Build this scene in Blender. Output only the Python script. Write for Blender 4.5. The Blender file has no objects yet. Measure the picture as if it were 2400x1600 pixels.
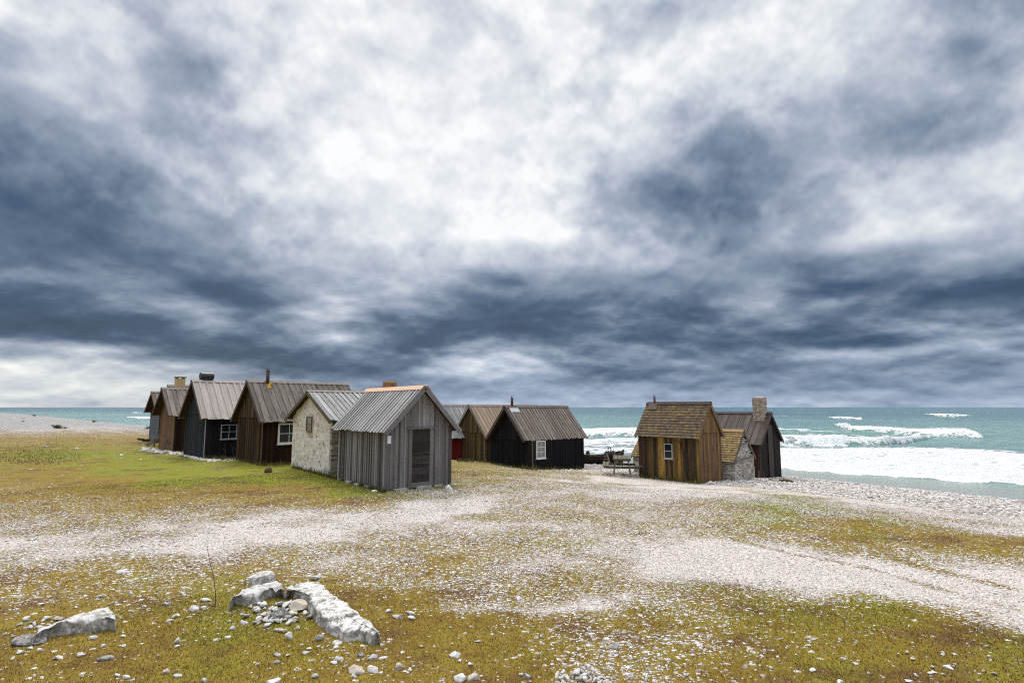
import bpy, math, random
import numpy as np
R = math.radians
S = bpy.context.scene
C = S.collection
rng = np.random.default_rng(7)
random.seed(7)

# ------------------------------------------------------------------ camera
F, H, P = 1300.0, 2.4, math.atan(154/1300.0)      # focal length (px of a 2400 px wide frame), eye height, upward tilt
cam = bpy.data.cameras.new('camera')
cam.sensor_width = 36; cam.lens = F/2400*36
cam.clip_start = .1; cam.clip_end = 60000
co = bpy.data.objects.new('camera', cam); C.objects.link(co)
co.location = (0, 0, H); co.rotation_euler = (R(90)+P, 0, 0)
S.camera = co
S.view_settings.view_transform = 'Standard'; S.view_settings.look = 'None'
S.view_settings.exposure = 0.0; S.view_settings.gamma = 1
S.cycles.max_bounces = 6; S.cycles.diffuse_bounces = 3; S.cycles.glossy_bounces = 3
S.cycles.transparent_max_bounces = 4
S.cycles.use_denoising = False
S.cycles.pixel_filter_type = 'BLACKMAN_HARRIS'; S.cycles.filter_width = 1.1

# ------------------------------------------------------------------ terrain maths
SH = np.array([(400,-700),(120,-150),(45,-13),(33,7),(21.7,24.3),(16,32.5),(6.5,40.5),(-20,60),(-65,103),(-150,165),(-500,330),(-1500,900)], float)
def shore(x, y):
    """distance to the waterline, positive inland"""
    x = np.asarray(x, float); y = np.asarray(y, float)
    best = np.full(x.shape, 1e18); sg = np.ones(x.shape)
    for (ax, ay), (bx, by) in zip(SH[:-1], SH[1:]):
        dx, dy = bx-ax, by-ay
        t = np.clip(((x-ax)*dx+(y-ay)*dy)/(dx*dx+dy*dy), 0, 1)
        d = (x-ax-t*dx)**2+(y-ay-t*dy)**2
        s = dx*(y-ay)-dy*(x-ax)
        m = d < best
        best = np.where(m, d, best); sg = np.where(m, np.sign(s), sg)
    return np.sqrt(best)*sg
def hash2(ix, iy, seed):
    n = (ix*374761393 + iy*668265263 + seed*1442695041) & 0xffffffff
    n = ((n ^ (n >> 13))*1274126177) & 0xffffffff
    n = ((n ^ (n >> 16))*2246822519) & 0xffffffff
    return ((n ^ (n >> 15)) & 0xffffff)/16777216.0
def vn(x, y, seed=0):
    x = np.asarray(x, float); y = np.asarray(y, float)
    ix = np.floor(x).astype(np.int64); iy = np.floor(y).astype(np.int64)
    fx = x-ix; fy = y-iy; fx = fx*fx*(3-2*fx); fy = fy*fy*(3-2*fy)
    a = hash2(ix, iy, seed); b = hash2(ix+1, iy, seed); c = hash2(ix, iy+1, seed); d = hash2(ix+1, iy+1, seed)
    return (a*(1-fx)+b*fx)*(1-fy)+(c*(1-fx)+d*fx)*fy
def fbm(x, y, o=4, seed=0):
    v = 0; a = .5; t = 0
    for i in range(o):
        v = v+a*vn(x, y, seed+i*17); t += a; a *= .5; x = x*2.03+3.7; y = y*2.03+1.3
    return v/t
SI = [-400,-40,-6,0,2,6,10,14,19,25,40]; FI = [-12,-3,-.8,0,.3,.62,.95,1.28,1.56,1.6,1.6]
DIPS = []
def ground(x, y):
    x = np.asarray(x, float); y = np.asarray(y, float)
    s = shore(x, y); z = -1.6+np.interp(s, SI, FI)
    r = np.clip((-x-18)/112, 0, 1); r = r*r*(3-2*r)
    z = z+1.95*r*np.exp(-((s-17)/17)**2)
    z = z + (fbm(x/5.0, y/5.0, 2, 3)-.5)*.05*np.clip(s/6, 0, 1)
    for (cx, cy, a, w) in DIPS:
        z = z+a*np.exp(-((x-cx)**2+(y-cy)**2)/(w*w))
    return z
_pts = np.array([(.86,28.11,-.655),(-1.1,30.4,-.58),(3.86,30.7,-.92),(-1.46,31.2,-.6),(-3.3,33.9,-.8),(7.29,22.03,-.532),(5.46,24.0,-.54),(9.16,23.3,-.61),(11.79,26.9,-.95),(-3.66,16.34,0),(-6.37,19.85,0),(-1.9,17.7,0),(3.6,21.2,-.42)])
_r = _pts[:, 2]-ground(_pts[:, 0], _pts[:, 1])
_K = np.exp(-((_pts[:, None, 0]-_pts[None, :, 0])**2+(_pts[:, None, 1]-_pts[None, :, 1])**2)/9.0)
_w = np.linalg.solve(_K+np.eye(len(_pts))*.05, _r)
DIPS = [(p[0], p[1], float(w), 3.0) for p, w in zip(_pts, _w)]
def g1(x, y): return float(ground(np.array([x]), np.array([y]))[0])
def proj(x, y, z):
    z = z-H; c, s = math.cos(P), math.sin(P)
    d = np.maximum(y*c+z*s, .05); u = -y*s+z*c
    return 1200+F*x/d, 800-F*u/d
def ray(px, py):
    c, s = math.cos(P), math.sin(P); a = (px-1200)/F; b = (800-py)/F
    return np.array([a, c-b*s, s+b*c])
def at(px, py):
    """the point of the ground that a place in the photograph shows"""
    d = ray(px, py); t = np.exp(np.linspace(math.log(2), math.log(300), 6000))
    z = H+t*d[2]-ground(t*d[0], t*d[1]); i = int(np.argmax(z < 0))
    if z[i] >= 0: i = len(t)-1
    return t[i]*d[0], t[i]*d[1], H+t[i]*d[2]
def at_sea(px, py):
    d = ray(px, py); t = (-1.6-H)/d[2]; return t*d[0], t*d[1]
def sst(a, b, x):
    t = np.clip((x-a)/(b-a), 0, 1); return t*t*(3-2*t)

# ------------------------------------------------------------------ node helpers
class NT:
    def __init__(s, tree):
        s.t = tree; s.n = tree.nodes; s.l = tree.links
    def new(s, typ, **kw):
        n = s.n.new(typ)
        for k, v in kw.items(): setattr(n, k, v)
        return n
    def put(s, sock, v):
        if v is None: return
        if isinstance(v, bpy.types.NodeSocket): s.l.new(v, sock)
        elif isinstance(v, (tuple, list)) and len(v) == 3 and sock.type == 'RGBA': sock.default_value = (*v, 1)
        else: sock.default_value = v
    def m(s, op, a, b=None, c=None, clamp=False):
        n = s.new('ShaderNodeMath', operation=op, use_clamp=clamp)
        for i, v in enumerate((a, b, c)): s.put(n.inputs[i], v)
        return n.outputs[0]
    def vm(s, op, a, b=None, scale=None):
        n = s.new('ShaderNodeVectorMath', operation=op)
        s.put(n.inputs[0], a)
        if b is not None: s.put(n.inputs[1], b)
        if scale is not None: s.put(n.inputs['Scale'], scale)
        return n.outputs[0]
    def mix(s, f, a, b, blend='MIX'):
        n = s.new('ShaderNodeMix', data_type='RGBA', blend_type=blend)
        s.put(n.inputs[0], f); s.put(n.inputs[6], a); s.put(n.inputs[7], b)
        return n.outputs[2]
    def mixf(s, f, a, b):
        n = s.new('ShaderNodeMix', data_type='FLOAT')
        s.put(n.inputs[0], f); s.put(n.inputs[2], a); s.put(n.inputs[3], b)
        return n.outputs[0]
    def ramp(s, f, stops, interp='LINEAR'):
        n = s.new('ShaderNodeValToRGB'); cr = n.color_ramp; cr.interpolation = interp
        while len(cr.elements) < len(stops): cr.elements.new(.5)
        for e, (p, c) in zip(cr.elements, stops):
            e.position = p; e.color = (*c, 1) if isinstance(c, (tuple, list)) else (c, c, c, 1)
        s.put(n.inputs[0], f); return n.outputs[0]
    def rng(s, f, a, b, c=0., d=1., smooth=True):
        n = s.new('ShaderNodeMapRange', interpolation_type='SMOOTHSTEP' if smooth else 'LINEAR')
        for i, v in enumerate((f, a, b, c, d)): s.put(n.inputs[i], v)
        return n.outputs[0]
    def noise(s, vec, scale, detail=4, rough=.55, dist=0., dim='3D'):
        n = s.new('ShaderNodeTexNoise', noise_dimensions=dim)
        s.put(n.inputs['Vector'], vec); s.put(n.inputs['Scale'], scale); s.put(n.inputs['Detail'], detail)
        s.put(n.inputs['Roughness'], rough); s.put(n.inputs['Distortion'], dist)
        return n.outputs[0], n.outputs[1]
    def vor(s, vec, scale, feature='F1', dim='3D', rand=1.):
        n = s.new('ShaderNodeTexVoronoi', feature=feature, voronoi_dimensions=dim)
        s.put(n.inputs['Vector'], vec); s.put(n.inputs['Scale'], scale); s.put(n.inputs['Randomness'], rand)
        return n.outputs
    def attr(s, name):
        n = s.new('ShaderNodeAttribute', attribute_name=name); return n.outputs
    def bump(s, h, strength, dist):
        n = s.new('ShaderNodeBump'); s.put(n.inputs['Strength'], strength); s.put(n.inputs['Distance'], dist); s.put(n.inputs['Height'], h)
        return n.outputs[0]
    def island(s):
        return s.new('ShaderNodeNewGeometry').outputs['Random Per Island']
    def obj(s): return s.new('ShaderNodeTexCoord').outputs['Object']
    def pos(s): return s.new('ShaderNodeNewGeometry').outputs['Position']
def mat(name):
    m = bpy.data.materials.new(name); m.use_nodes = True
    nt = NT(m.node_tree); nt.n.clear()
    out = nt.new('ShaderNodeOutputMaterial'); b = nt.new('ShaderNodeBsdfPrincipled')
    nt.l.new(b.outputs[0], out.inputs[0])
    b.inputs['Specular IOR Level'].default_value = .3
    return m, nt, b
def hsv_mul(nt, col, v):
    return nt.mix(1., col, nt.new('ShaderNodeCombineColor').outputs[0], 'MULTIPLY') if v is None else nt.vm('SCALE', col, scale=v)

def wood(name, stops, grain=.35, streak=.35, tint=None, tint_amt=.0, rough=.85, spec=.25, foot=None):
    """weathered boards: one colour per board, grain and streaks along it"""
    m, nt, b = mat(name)
    gc = nt.attr('gc')[1]
    col = nt.ramp(nt.island(), stops)
    g1_, _ = nt.noise(nt.vm('MULTIPLY', gc, (70, 2.2, 9)), 1., 4, .65)
    g2_, _ = nt.noise(nt.vm('MULTIPLY', gc, (14, .9, 5)), 1., 3, .6)
    k, _ = nt.noise(nt.vm('MULTIPLY', gc, (22, 9, 3)), 1., 2, .5)
    v = nt.m('ADD', 1., nt.m('MULTIPLY', nt.m('SUBTRACT', g1_, .5), grain*2.4))
    v = nt.m('MULTIPLY', v, nt.m('ADD', 1., nt.m('MULTIPLY', nt.m('SUBTRACT', g2_, .5), streak*2.6)))
    knot = nt.rng(k, .70, .78, 1., .55)
    v = nt.m('MAXIMUM', nt.m('MULTIPLY', v, knot), .12)
    col = nt.vm('SCALE', col, scale=v)
    if tint:
        t, _ = nt.noise(nt.vm('MULTIPLY', gc, (5, 1.6, 2)), 1., 4, .6)
        col = nt.mix(nt.rng(t, .52, .72, 0., tint_amt), col, tint)
    nt.put(b.inputs['Base Color'], col)
    b.inputs['Roughness'].default_value = rough; b.inputs['Specular IOR Level'].default_value = spec
    nt.put(b.inputs['Normal'], nt.bump(nt.m('ADD', g1_, nt.m('MULTIPLY', g2_, .6)), .5, .006))
    return m
def plain(name, col, rough=.7, var=.15, scale=9., metal=0., spec=.3):
    m, nt, b = mat(name)
    n, _ = nt.noise(nt.obj(), scale, 4, .6)
    nt.put(b.inputs['Base Color'], nt.vm('SCALE', nt.mix(0., col, col), scale=nt.m('ADD', 1-var, nt.m('MULTIPLY', n, var*2))))
    b.inputs['Roughness'].default_value = rough; b.inputs['Metallic'].default_value = metal
    b.inputs['Specular IOR Level'].default_value = spec
    nt.put(b.inputs['Normal'], nt.bump(n, .2, .01))
    return m
def stone_mat(name, stops, lichen_w=.0, lichen_d=.0, scale=1., rand=True, rough=.95):
    """limestone: one tone per stone, pitted, with pale and dark lichen"""
    m, nt, b = mat(name)
    p = nt.obj()
    if rand:
        isl = nt.island()
        p2 = nt.vm('ADD', p, nt.vm('SCALE', (7., 3., 5.), scale=isl))
    else: isl = nt.noise(p, 1.3*scale, 3)[0]; p2 = p
    col = nt.ramp(isl, stops)
    a, _ = nt.noise(p2, 9*scale, 6, .65)
    f, _ = nt.noise(p2, 38*scale, 4, .7)
    col = nt.vm('SCALE', col, scale=nt.m('ADD', .55, nt.m('MULTIPLY', nt.m('ADD', a, nt.m('MULTIPLY', f, .5)), .62)))
    if lichen_d:
        d, _ = nt.noise(p2, 6.5*scale, 6, .72, .4)
        col = nt.mix(nt.rng(d, .46, .60, 0., lichen_d), col, (.12, .11, .095))
    if lichen_w:
        w, _ = nt.noise(nt.vm('ADD', p2, (3.1, 8.7, 1.9)), 7.5*scale, 5, .66, .3)
        up = nt.new('ShaderNodeSeparateXYZ'); nt.put(up.inputs[0], nt.new('ShaderNodeNewGeometry').outputs['True Normal'])
        th = nt.m('SUBTRACT', w, nt.m('MULTIPLY', nt.m('SUBTRACT', .55, up.outputs[2]), .10))
        col = nt.mix(nt.rng(th, .46, .56, 0., lichen_w), col, (.64, .63, .60))
    nt.put(b.inputs['Base Color'], col); b.inputs['Roughness'].default_value = rough
    b.inputs['Specular IOR Level'].default_value = .2
    nt.put(b.inputs['Normal'], nt.bump(nt.m('ADD', a, nt.m('MULTIPLY', f, .7)), .7, .025/scale))
    return m

# ------------------------------------------------------------------ mesh helpers
class MB:
    """collects boxes, prisms and tubes; build() links them as one mesh object"""
    def __init__(s, sd=1): s.v = []; s.f = []; s.g = []; s.sd = sd
    def poly8(s, q, along=None):
        """8 corners: lower ring 0-3, upper ring 4-7; gc attribute runs along edge 0->4 unless told otherwise"""
        o = len(s.v); r = random.random()*40
        q = [np.asarray(p, float) for p in q]
        la = np.linalg.norm(q[4]-q[0]); lw = np.linalg.norm(q[1]-q[0])
        s.v += [tuple(p) for p in q]
        r2 = random.random()*30
        for i in range(8):
            w = 0. if i in (0, 3, 4, 7) else lw
            t = 0. if i in (0, 1, 4, 5) else .02
            s.g.append((w+r, (la if i > 3 else 0)+r2, t+r))
        s.f += [tuple(o+k for k in f) for f in ((3,2,1,0),(4,5,6,7),(0,1,5,4),(1,2,6,5),(2,3,7,6),(3,0,4,7))]
    def box(s, o, e1, e2, e3):
        """e1 across, e2 along, e3 thickness"""
        o, e1, e2, e3 = (np.asarray(k, float) for k in (o, e1, e2, e3))
        s.poly8([o, o+e1, o+e1+e3, o+e3, o+e2, o+e1+e2, o+e1+e2+e3, o+e2+e3])
    def beam(s, a, b, w, h, up=(0, 0, 1)):
        a = np.asarray(a, float); b = np.asarray(b, float); d = b-a; d /= np.linalg.norm(d)
        up = np.asarray(up, float); x = np.cross(d, up)
        if np.linalg.norm(x) < 1e-4: x = np.cross(d, (1, 0, 0))
        x /= np.linalg.norm(x); y = np.cross(x, d)
        s.box(a-x*w/2-y*h/2, x*w, b-a, y*h)
    def tube(s, pts, rad, n=8, cap=True):
        o = len(s.v); pts = [np.asarray(p, float) for p in pts]; r0 = random.random()*20
        if not hasattr(rad, '__len__'): rad = [rad]*len(pts)
        L = 0
        for i, p in enumerate(pts):
            d = pts[min(i+1, len(pts)-1)]-pts[max(i-1, 0)]; d /= np.linalg.norm(d)
            x = np.cross(d, (0, 0, 1)); x = np.cross(d, (1, 0, 0)) if np.linalg.norm(x) < 1e-3 else x
            x /= np.linalg.norm(x); y = np.cross(d, x)
            if i: L += np.linalg.norm(p-pts[i-1])
            for k in range(n):
                a = 2*math.pi*k/n
                s.v.append(tuple(p+rad[i]*(math.cos(a)*x+math.sin(a)*y))); s.g.append((rad[i]*a+r0, L, r0))
        for i in range(len(pts)-1):
            for k in range(n):
                s.f.append((o+i*n+k, o+i*n+(k+1) % n, o+(i+1)*n+(k+1) % n, o+(i+1)*n+k))
        if cap:
            s.f.append(tuple(o+k for k in range(n))[::-1]); s.f.append(tuple(o+(len(pts)-1)*n+k for k in range(n)))
    def mesh(s, vs, fs):
        o = len(s.v); s.v += [tuple(v) for v in vs]; s.f += [tuple(o+i for i in f) for f in fs]
        s.g += [tuple(v) for v in vs]
    def build(s, name, m, parent=None, smooth=False):
        me = bpy.data.meshes.new(name)
        sd = s.sd
        me.from_pydata([(x, sd*y, z) for x, y, z in s.v], [], [f[::-1] for f in s.f] if sd < 0 else s.f)
        a = me.attributes.new('gc', 'FLOAT_VECTOR', 'POINT'); a.data.foreach_set('vector', np.array(s.g, np.float32).ravel())
        me.materials.append(m)
        if smooth: me.polygons.foreach_set('use_smooth', [True]*len(me.polygons))
        me.update()
        o = bpy.data.objects.new(name, me); C.objects.link(o)
        if parent: o.parent = parent
        return o
def np_mesh(name, v, f, m, smooth=False, attrs=()):
    me = bpy.data.meshes.new(name); v = np.asarray(v, np.float32); f = np.asarray(f, np.int32)
    me.vertices.add(len(v)); me.vertices.foreach_set('co', v.ravel())
    k = f.shape[1]; me.loops.add(f.size); me.loops.foreach_set('vertex_index', f.ravel())
    me.polygons.add(len(f)); me.polygons.foreach_set('loop_start', np.arange(0, f.size, k, dtype=np.int32))
    me.polygons.foreach_set('loop_total', np.full(len(f), k, np.int32))
    if smooth: me.polygons.foreach_set('use_smooth', np.ones(len(f), bool))
    for nm, d in attrs:
        a = me.attributes.new(nm, 'FLOAT', 'POINT'); a.data.foreach_set('value', np.asarray(d, np.float32).ravel())
    me.materials.append(m); me.update(calc_edges=True); me.validate()
    o = bpy.data.objects.new(name, me); C.objects.link(o); return o
def tag(o, label=None, cat=None, group=None, kind=None):
    if label: o['label'] = label
    if cat: o['category'] = cat
    if group: o['group'] = group
    if kind: o['kind'] = kind
    return o
def empty(name, loc, rz, label, cat, group=None):
    o = bpy.data.objects.new(name, None); C.objects.link(o); o.location = loc; o.rotation_euler = (0, 0, rz)
    o.empty_display_size = .3
    return tag(o, label, cat, group)

# ------------------------------------------------------------------ world: cloud deck
SKX = np.arange(0, 2401, 100)
SKY = [0,80,160,240,320,400,480,560,620,680,740,790,830,870,910,945]
SKL = np.array([
[215,212,205,190,210,212,218,222,222,238,232,214,218,226,210,212,195,215,205,205,205,205,190,170,165],
[202,205,203,200,197,207,212,228,231,240,234,226,222,222,234,222,216,215,220,225,220,208,180,165,170],
[160,180,188,196,165,172,195,225,222,228,236,238,232,212,216,222,226,212,220,200,200,195,180,180,172],
[140,160,165,185,170,175,205,208,220,240,232,240,236,216,212,216,206,195,205,170,165,172,165,165,190],
[115,145,148,165,190,182,190,195,245,244,228,240,232,212,205,212,176,150,175,170,152,150,165,175,200],
[112,122,130,150,172,180,195,220,252,252,250,250,232,216,208,165,132,130,150,175,195,205,215,215,210],
[118,118,120,125,195,194,200,208,212,240,247,241,234,226,188,160,140,158,165,195,220,225,208,208,205],
[125,128,118,110,140,170,185,195,208,220,215,205,225,222,190,215,172,120,150,170,210,205,205,195,175],
[120,115,125,118,115,130,150,175,200,190,195,190,195,195,185,180,165,165,150,140,145,145,140,140,135],
[90,105,130,150,150,110,110,140,170,185,185,105,95,105,120,120,128,155,160,115,110,115,115,105,90],
[82,80,80,85,110,155,120,165,175,130,125,105,90,95,120,130,110,115,150,130,125,150,135,130,120],
[105,95,90,95,110,115,110,140,160,120,95,120,115,115,115,100,132,125,105,90,90,100,140,150,160],
[220,200,200,190,112,105,100,105,120,108,92,212,165,150,160,155,132,115,130,180,185,165,165,145,140],
[222,208,200,206,185,165,125,110,108,100,150,212,185,150,115,110,128,120,130,125,120,125,145,150,175],
[208,208,206,206,196,184,166,164,166,145,148,150,176,166,150,150,155,155,158,158,160,162,162,164,170],
[206,206,206,206,202,198,196,194,192,188,188,184,186,188,188,186,184,182,182,182,182,182,182,182,182]], float)/255
def sky_lum(px, py):
    px = np.clip(px, 0, 2400); py = np.clip(py, 0, 945)
    j = np.clip(np.searchsorted(SKY, py)-1, 0, len(SKY)-2); ya = np.array(SKY)[j]; yb = np.array(SKY)[j+1]; t = (py-ya)/(yb-ya)
    i = np.clip((px/100).astype(int), 0, 23); u = px/100-i
    return (SKL[j, i]*(1-u)+SKL[j, i+1]*u)*(1-t)+(SKL[j+1, i]*(1-u)+SKL[j+1, i+1]*u)*t
AZ = np.radians(np.linspace(-60, 60, 32)); EL = np.radians([.3,1.2,2.2,3.4,4.6,5.8,7.2,8.8,10.6,12.6,15,18,21.5,25,29,33,37.5,46])
SUN_AZ, SUN_EL = R(-20), R(50)
def make_world():
    w = bpy.data.worlds.new('World'); S.world = w; w.use_nodes = True
    nt = NT(w.node_tree); nt.n.clear()
    out = nt.new('ShaderNodeOutputWorld'); bg = nt.new('ShaderNodeBackground'); nt.l.new(bg.outputs[0], out.inputs[0])
    bg.inputs['Strength'].default_value = .1
    d = nt.new('ShaderNodeTexCoord').outputs['Generated']
    d = nt.vm('NORMALIZE', d)
    sp = nt.new('ShaderNodeSeparateXYZ'); nt.put(sp.inputs[0], d); X, Y, Z = sp.outputs
    Zp = nt.m('MAXIMUM', Z, 0.)
    inv = nt.m('DIVIDE', 1., nt.m('ADD', Zp, .30))
    pl = nt.vm('SCALE', d, scale=inv)                       # the plane of the cloud deck
    cz = nt.new('ShaderNodeCombineXYZ'); s2 = nt.new('ShaderNodeSeparateXYZ'); nt.put(s2.inputs[0], pl)
    nt.put(cz.inputs[0], s2.outputs[0]); nt.put(cz.inputs[1], s2.outputs[1]); nt.put(cz.inputs[2], .37)
    pl = cz.outputs[0]
    az = nt.m('ARCTAN2', X, Y); el = nt.m('ARCSINE', Zp)
    _, w1 = nt.noise(pl, 1.5, 5, .6); _, w2 = nt.noise(pl, 5.2, 4, .6)
    wv = nt.vm('ADD', nt.vm('SCALE', nt.vm('SUBTRACT', w1, (.5, .5, .5)), scale=1.), nt.vm('SCALE', nt.vm('SUBTRACT', w2, (.5, .5, .5)), scale=.45))
    sw = nt.new('ShaderNodeSeparateXYZ'); nt.put(sw.inputs[0], wv)
    amp = nt.m('ADD', .012, nt.m('MULTIPLY', el, .16))
    az2 = nt.m('ADD', az, nt.m('MULTIPLY', sw.outputs[0], nt.m('ADD', amp, .06)))
    el2 = nt.m('ADD', el, nt.m('MULTIPLY', sw.outputs[1], nt.m('MULTIPLY', amp, nt.rng(el, R(3), R(14), .35, .75))))
    u = nt.rng(az2, float(AZ[0]), float(AZ[-1]), 0., 1., False)
    prev = None
    for k, e in enumerate(EL):
        x = np.tan(AZ); z = np.tan(e)/np.cos(AZ)
        px, py = proj(x*100, np.full_like(x, 100.), z*100+H)
        L = sky_lum(px, py)
        if e > R(30): L = L*(1-sst(R(30), R(46), e)*.6)+.84*sst(R(30), R(46), e)*.6
        st = [(float(i)/31, float(v)) for i, v in enumerate(L)]
        r = nt.ramp(u, st, 'CARDINAL')
        if prev is None: acc = r
        else: acc = nt.mix(nt.rng(el2, float(prev), float(e), 0., 1., True), acc, r)
        prev = e
    lum = nt.new('ShaderNodeRGBToBW'); nt.put(lum.inputs[0], acc); lum = lum.outputs[0]
    zen = nt.rng(el, R(40), R(62)); lum = nt.mixf(zen, lum, .90)
    back = nt.rng(Y, .35, -.25); lum = nt.mixf(nt.m('MULTIPLY', back, .85), lum, .66)
    # billows of the deck
    _, wq = nt.noise(pl, 2.2, 4, .55)
    plw = nt.vm('ADD', pl, nt.vm('SCALE', nt.vm('SUBTRACT', wq, (.5, .5, .5)), scale=.12))
    def relief(scale, detail, rough, shift, off):
        # billows lit from above: the same noise minus itself a step nearer the zenith
        q0 = nt.vm('ADD', plw, off); q1 = nt.vm('ADD', nt.vm('SCALE', plw, scale=1-shift), off)
        a, _ = nt.noise(q0, scale, detail, rough); b_, _ = nt.noise(q1, scale, detail, rough)
        return nt.m('SUBTRACT', a, b_), a
    r1, n1 = relief(2.4, 7, .52, .06, (0, 0, 0)); r2, n2 = relief(7.5, 6, .5, .026, (4.2, 1.7, 0))
    det = nt.m('ADD', nt.m('MULTIPLY', nt.m('SUBTRACT', n1, .5), .20), nt.m('MULTIPLY', nt.m('SUBTRACT', n2, .5), .12))
    det = nt.m('ADD', det, nt.m('ADD', nt.m('MULTIPLY', r1, .58), nt.m('MULTIPLY', r2, .36)))
    def relief_d(scale, detail, rough, dz, off):
        q0 = nt.vm('ADD', d, off); q1 = nt.vm('ADD', d, (off[0], off[1], off[2]+dz))
        a, _ = nt.noise(q0, scale, detail, rough, .12); b_, _ = nt.noise(q1, scale, detail, rough, .12)
        return nt.m('SUBTRACT', a, b_), a
    d1, m1 = relief_d(5.2, 7, .50, .030, (3.3, 0., 1.7)); d2, m2 = relief_d(13., 5, .48, .014, (7.1, 2., .4))
    d3, m3 = relief_d(27., 5, .55, .007, (1.1, 5., 2.4))
    mass = nt.rng(m1, .40, .60, -.5, .5); mass2 = nt.rng(m2, .42, .60, -.5, .5)     # masses with an edge of their own
    iso = nt.m('ADD', nt.m('MULTIPLY', mass, .13), nt.m('ADD', nt.m('MULTIPLY', d1, .60), nt.m('MULTIPLY', d2, .42)))
    iso = nt.m('ADD', iso, nt.m('ADD', nt.m('MULTIPLY', mass2, .07), nt.m('MULTIPLY', d3, .13)))
    det = nt.mixf(nt.rng(el, R(7), R(19), 0., .8), det, iso)
    det = nt.m('MULTIPLY', det, nt.rng(el, R(.5), R(6), .5, 1.))
    det = nt.m('MULTIPLY', det, nt.rng(lum, .80, 1.0, 1., .6, False))
    lr = nt.new('ShaderNodeFloatCurve'); cv = lr.mapping.curves[0]
    for x_, y_ in ((.3, .235), (.45, .395), (.62, .605), (.8, .805), (.92, .95)): cv.points.new(x_, y_)
    cv.points[-1].location = (1., .985); lr.mapping.update(); nt.put(lr.inputs['Value'], lum); lum = lr.outputs[0]
    lum = nt.m('MINIMUM', nt.m('ADD', lum, det), .985)
    def lin(*c): return tuple(((v/255+.055)/1.055)**2.4 for v in c)
    col = nt.ramp(lum, [(0., lin(40, 58, 81)), (.30, lin(63, 85, 112)), (.42, lin(90, 109, 134)), (.55, lin(129, 144, 165)), (.68, lin(165, 176, 194)), (.80, lin(203, 209, 220)), (.90, lin(231, 235, 239)), (1., (1.02, 1.02, 1.03))])
    # the blue air under the deck near the horizon, paler to the left
    hz = nt.rng(el, R(9), R(0), 0., 1.)
    blue = nt.mix(nt.rng(az, R(-32), R(-12)), (1.06, 1.06, 1.0), (.91, 1.0, 1.08))
    col = nt.mix(hz, col, nt.mix(1., col, blue, 'MULTIPLY'))
    sky = nt.new('ShaderNodeTexSky', sky_type='NISHITA'); sky.sun_disc = False
    sky.sun_elevation = SUN_EL; sky.sun_rotation = SUN_AZ; sky.altitude = 0; sky.dust_density = 2.
    gain = nt.m('ADD', 1., nt.m('ADD', nt.m('MULTIPLY', zen, 3.1), nt.m('MULTIPLY', back, .55)))
    col = nt.mix(nt.m('MAXIMUM', zen, back), col, nt.mix(1., col, (1.05, .985, .905), 'MULTIPLY'))
    col = nt.vm('SCALE', col, scale=nt.m('MULTIPLY', gain, 10.))
    col = nt.mix(.05, col, sky.outputs[0])
    nt.put(bg.inputs['Color'], col)
make_world()
sl = bpy.data.lights.new('sun', 'SUN'); sl.energy = 1.5; sl.angle = R(12); sl.color = (1, .94, .86)
so = bpy.data.objects.new('sun', sl); C.objects.link(so)
so.rotation_euler = (R(90)-SUN_EL, 0, -SUN_AZ+math.pi); so.location = (0, 0, 50)

# ------------------------------------------------------------------ ground
GY = [1000,1012,1025,1060,1090,1120,1150,1180,1210,1240,1270,1300,1330,1360,1390,1420,1450,1480,1520,1560,1600]
GR = np.array([
[.97,.97,.97,.5,.4,.4,.5,.9,.9,.9,.9,.9,.9],
[.65,.6,.5,.3,.3,.3,.4,.9,.9,.9,.9,.9,.9],
[.22,.15,.2,.1,.1,.2,.3,.9,.9,.9,.9,.9,.9],
[.04,.03,.08,.05,.0,.1,.3,.8,.9,.9,.9,.9,.9],
[.03,.02,.02,.0,.0,.1,.3,.7,.9,.9,1,1,1],
[.05,.03,.02,.0,.0,.15,.45,.75,.95,.95,1,1,1],
[.15,.05,.03,.05,.05,.45,.55,.75,.85,.9,1,1,1],
[.35,.2,.15,.15,.2,.85,.75,.55,.65,.2,.9,1,1],
[.6,.45,.5,.75,.75,.9,.7,.55,.6,.35,.1,.7,1],
[.75,.7,.85,.9,.85,.8,.6,.6,.75,.5,.08,.3,.85],
[.85,.85,.8,.8,.75,.65,.5,.7,.95,.8,.5,.08,.05],
[.8,.75,.7,.75,.6,.45,.45,.65,.97,1,.85,.5,.08],
[.65,.55,.5,.6,.4,.3,.5,.55,.9,1,1,.92,.4],
[.5,.4,.4,.35,.2,.5,.55,.35,.7,.97,1,1,.92],
[.35,.3,.2,.1,.15,.15,.5,.5,.45,.45,.9,1,1],
[.25,.15,.1,.1,.1,.1,.75,.65,.45,.12,.35,.9,1],
[.15,.1,.05,.15,.05,.1,.8,.75,.4,.08,.08,.5,1],
[.1,.05,.05,.1,.05,.05,.2,.3,.4,.12,.04,.08,.6],
[.05,.05,.05,.05,.05,.05,.05,.15,.35,.12,.04,.04,.08],
[.05,.05,.05,.05,.08,.05,.05,.1,.5,.3,.04,.04,.04],
[.05,.05,.05,.05,.1,.05,.1,.3,.5,.2,.04,.04,.04]])
NY = [1000,1025,1060,1090,1120,1150,1180,1240,1300,1360,1420,1500,1600]
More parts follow.
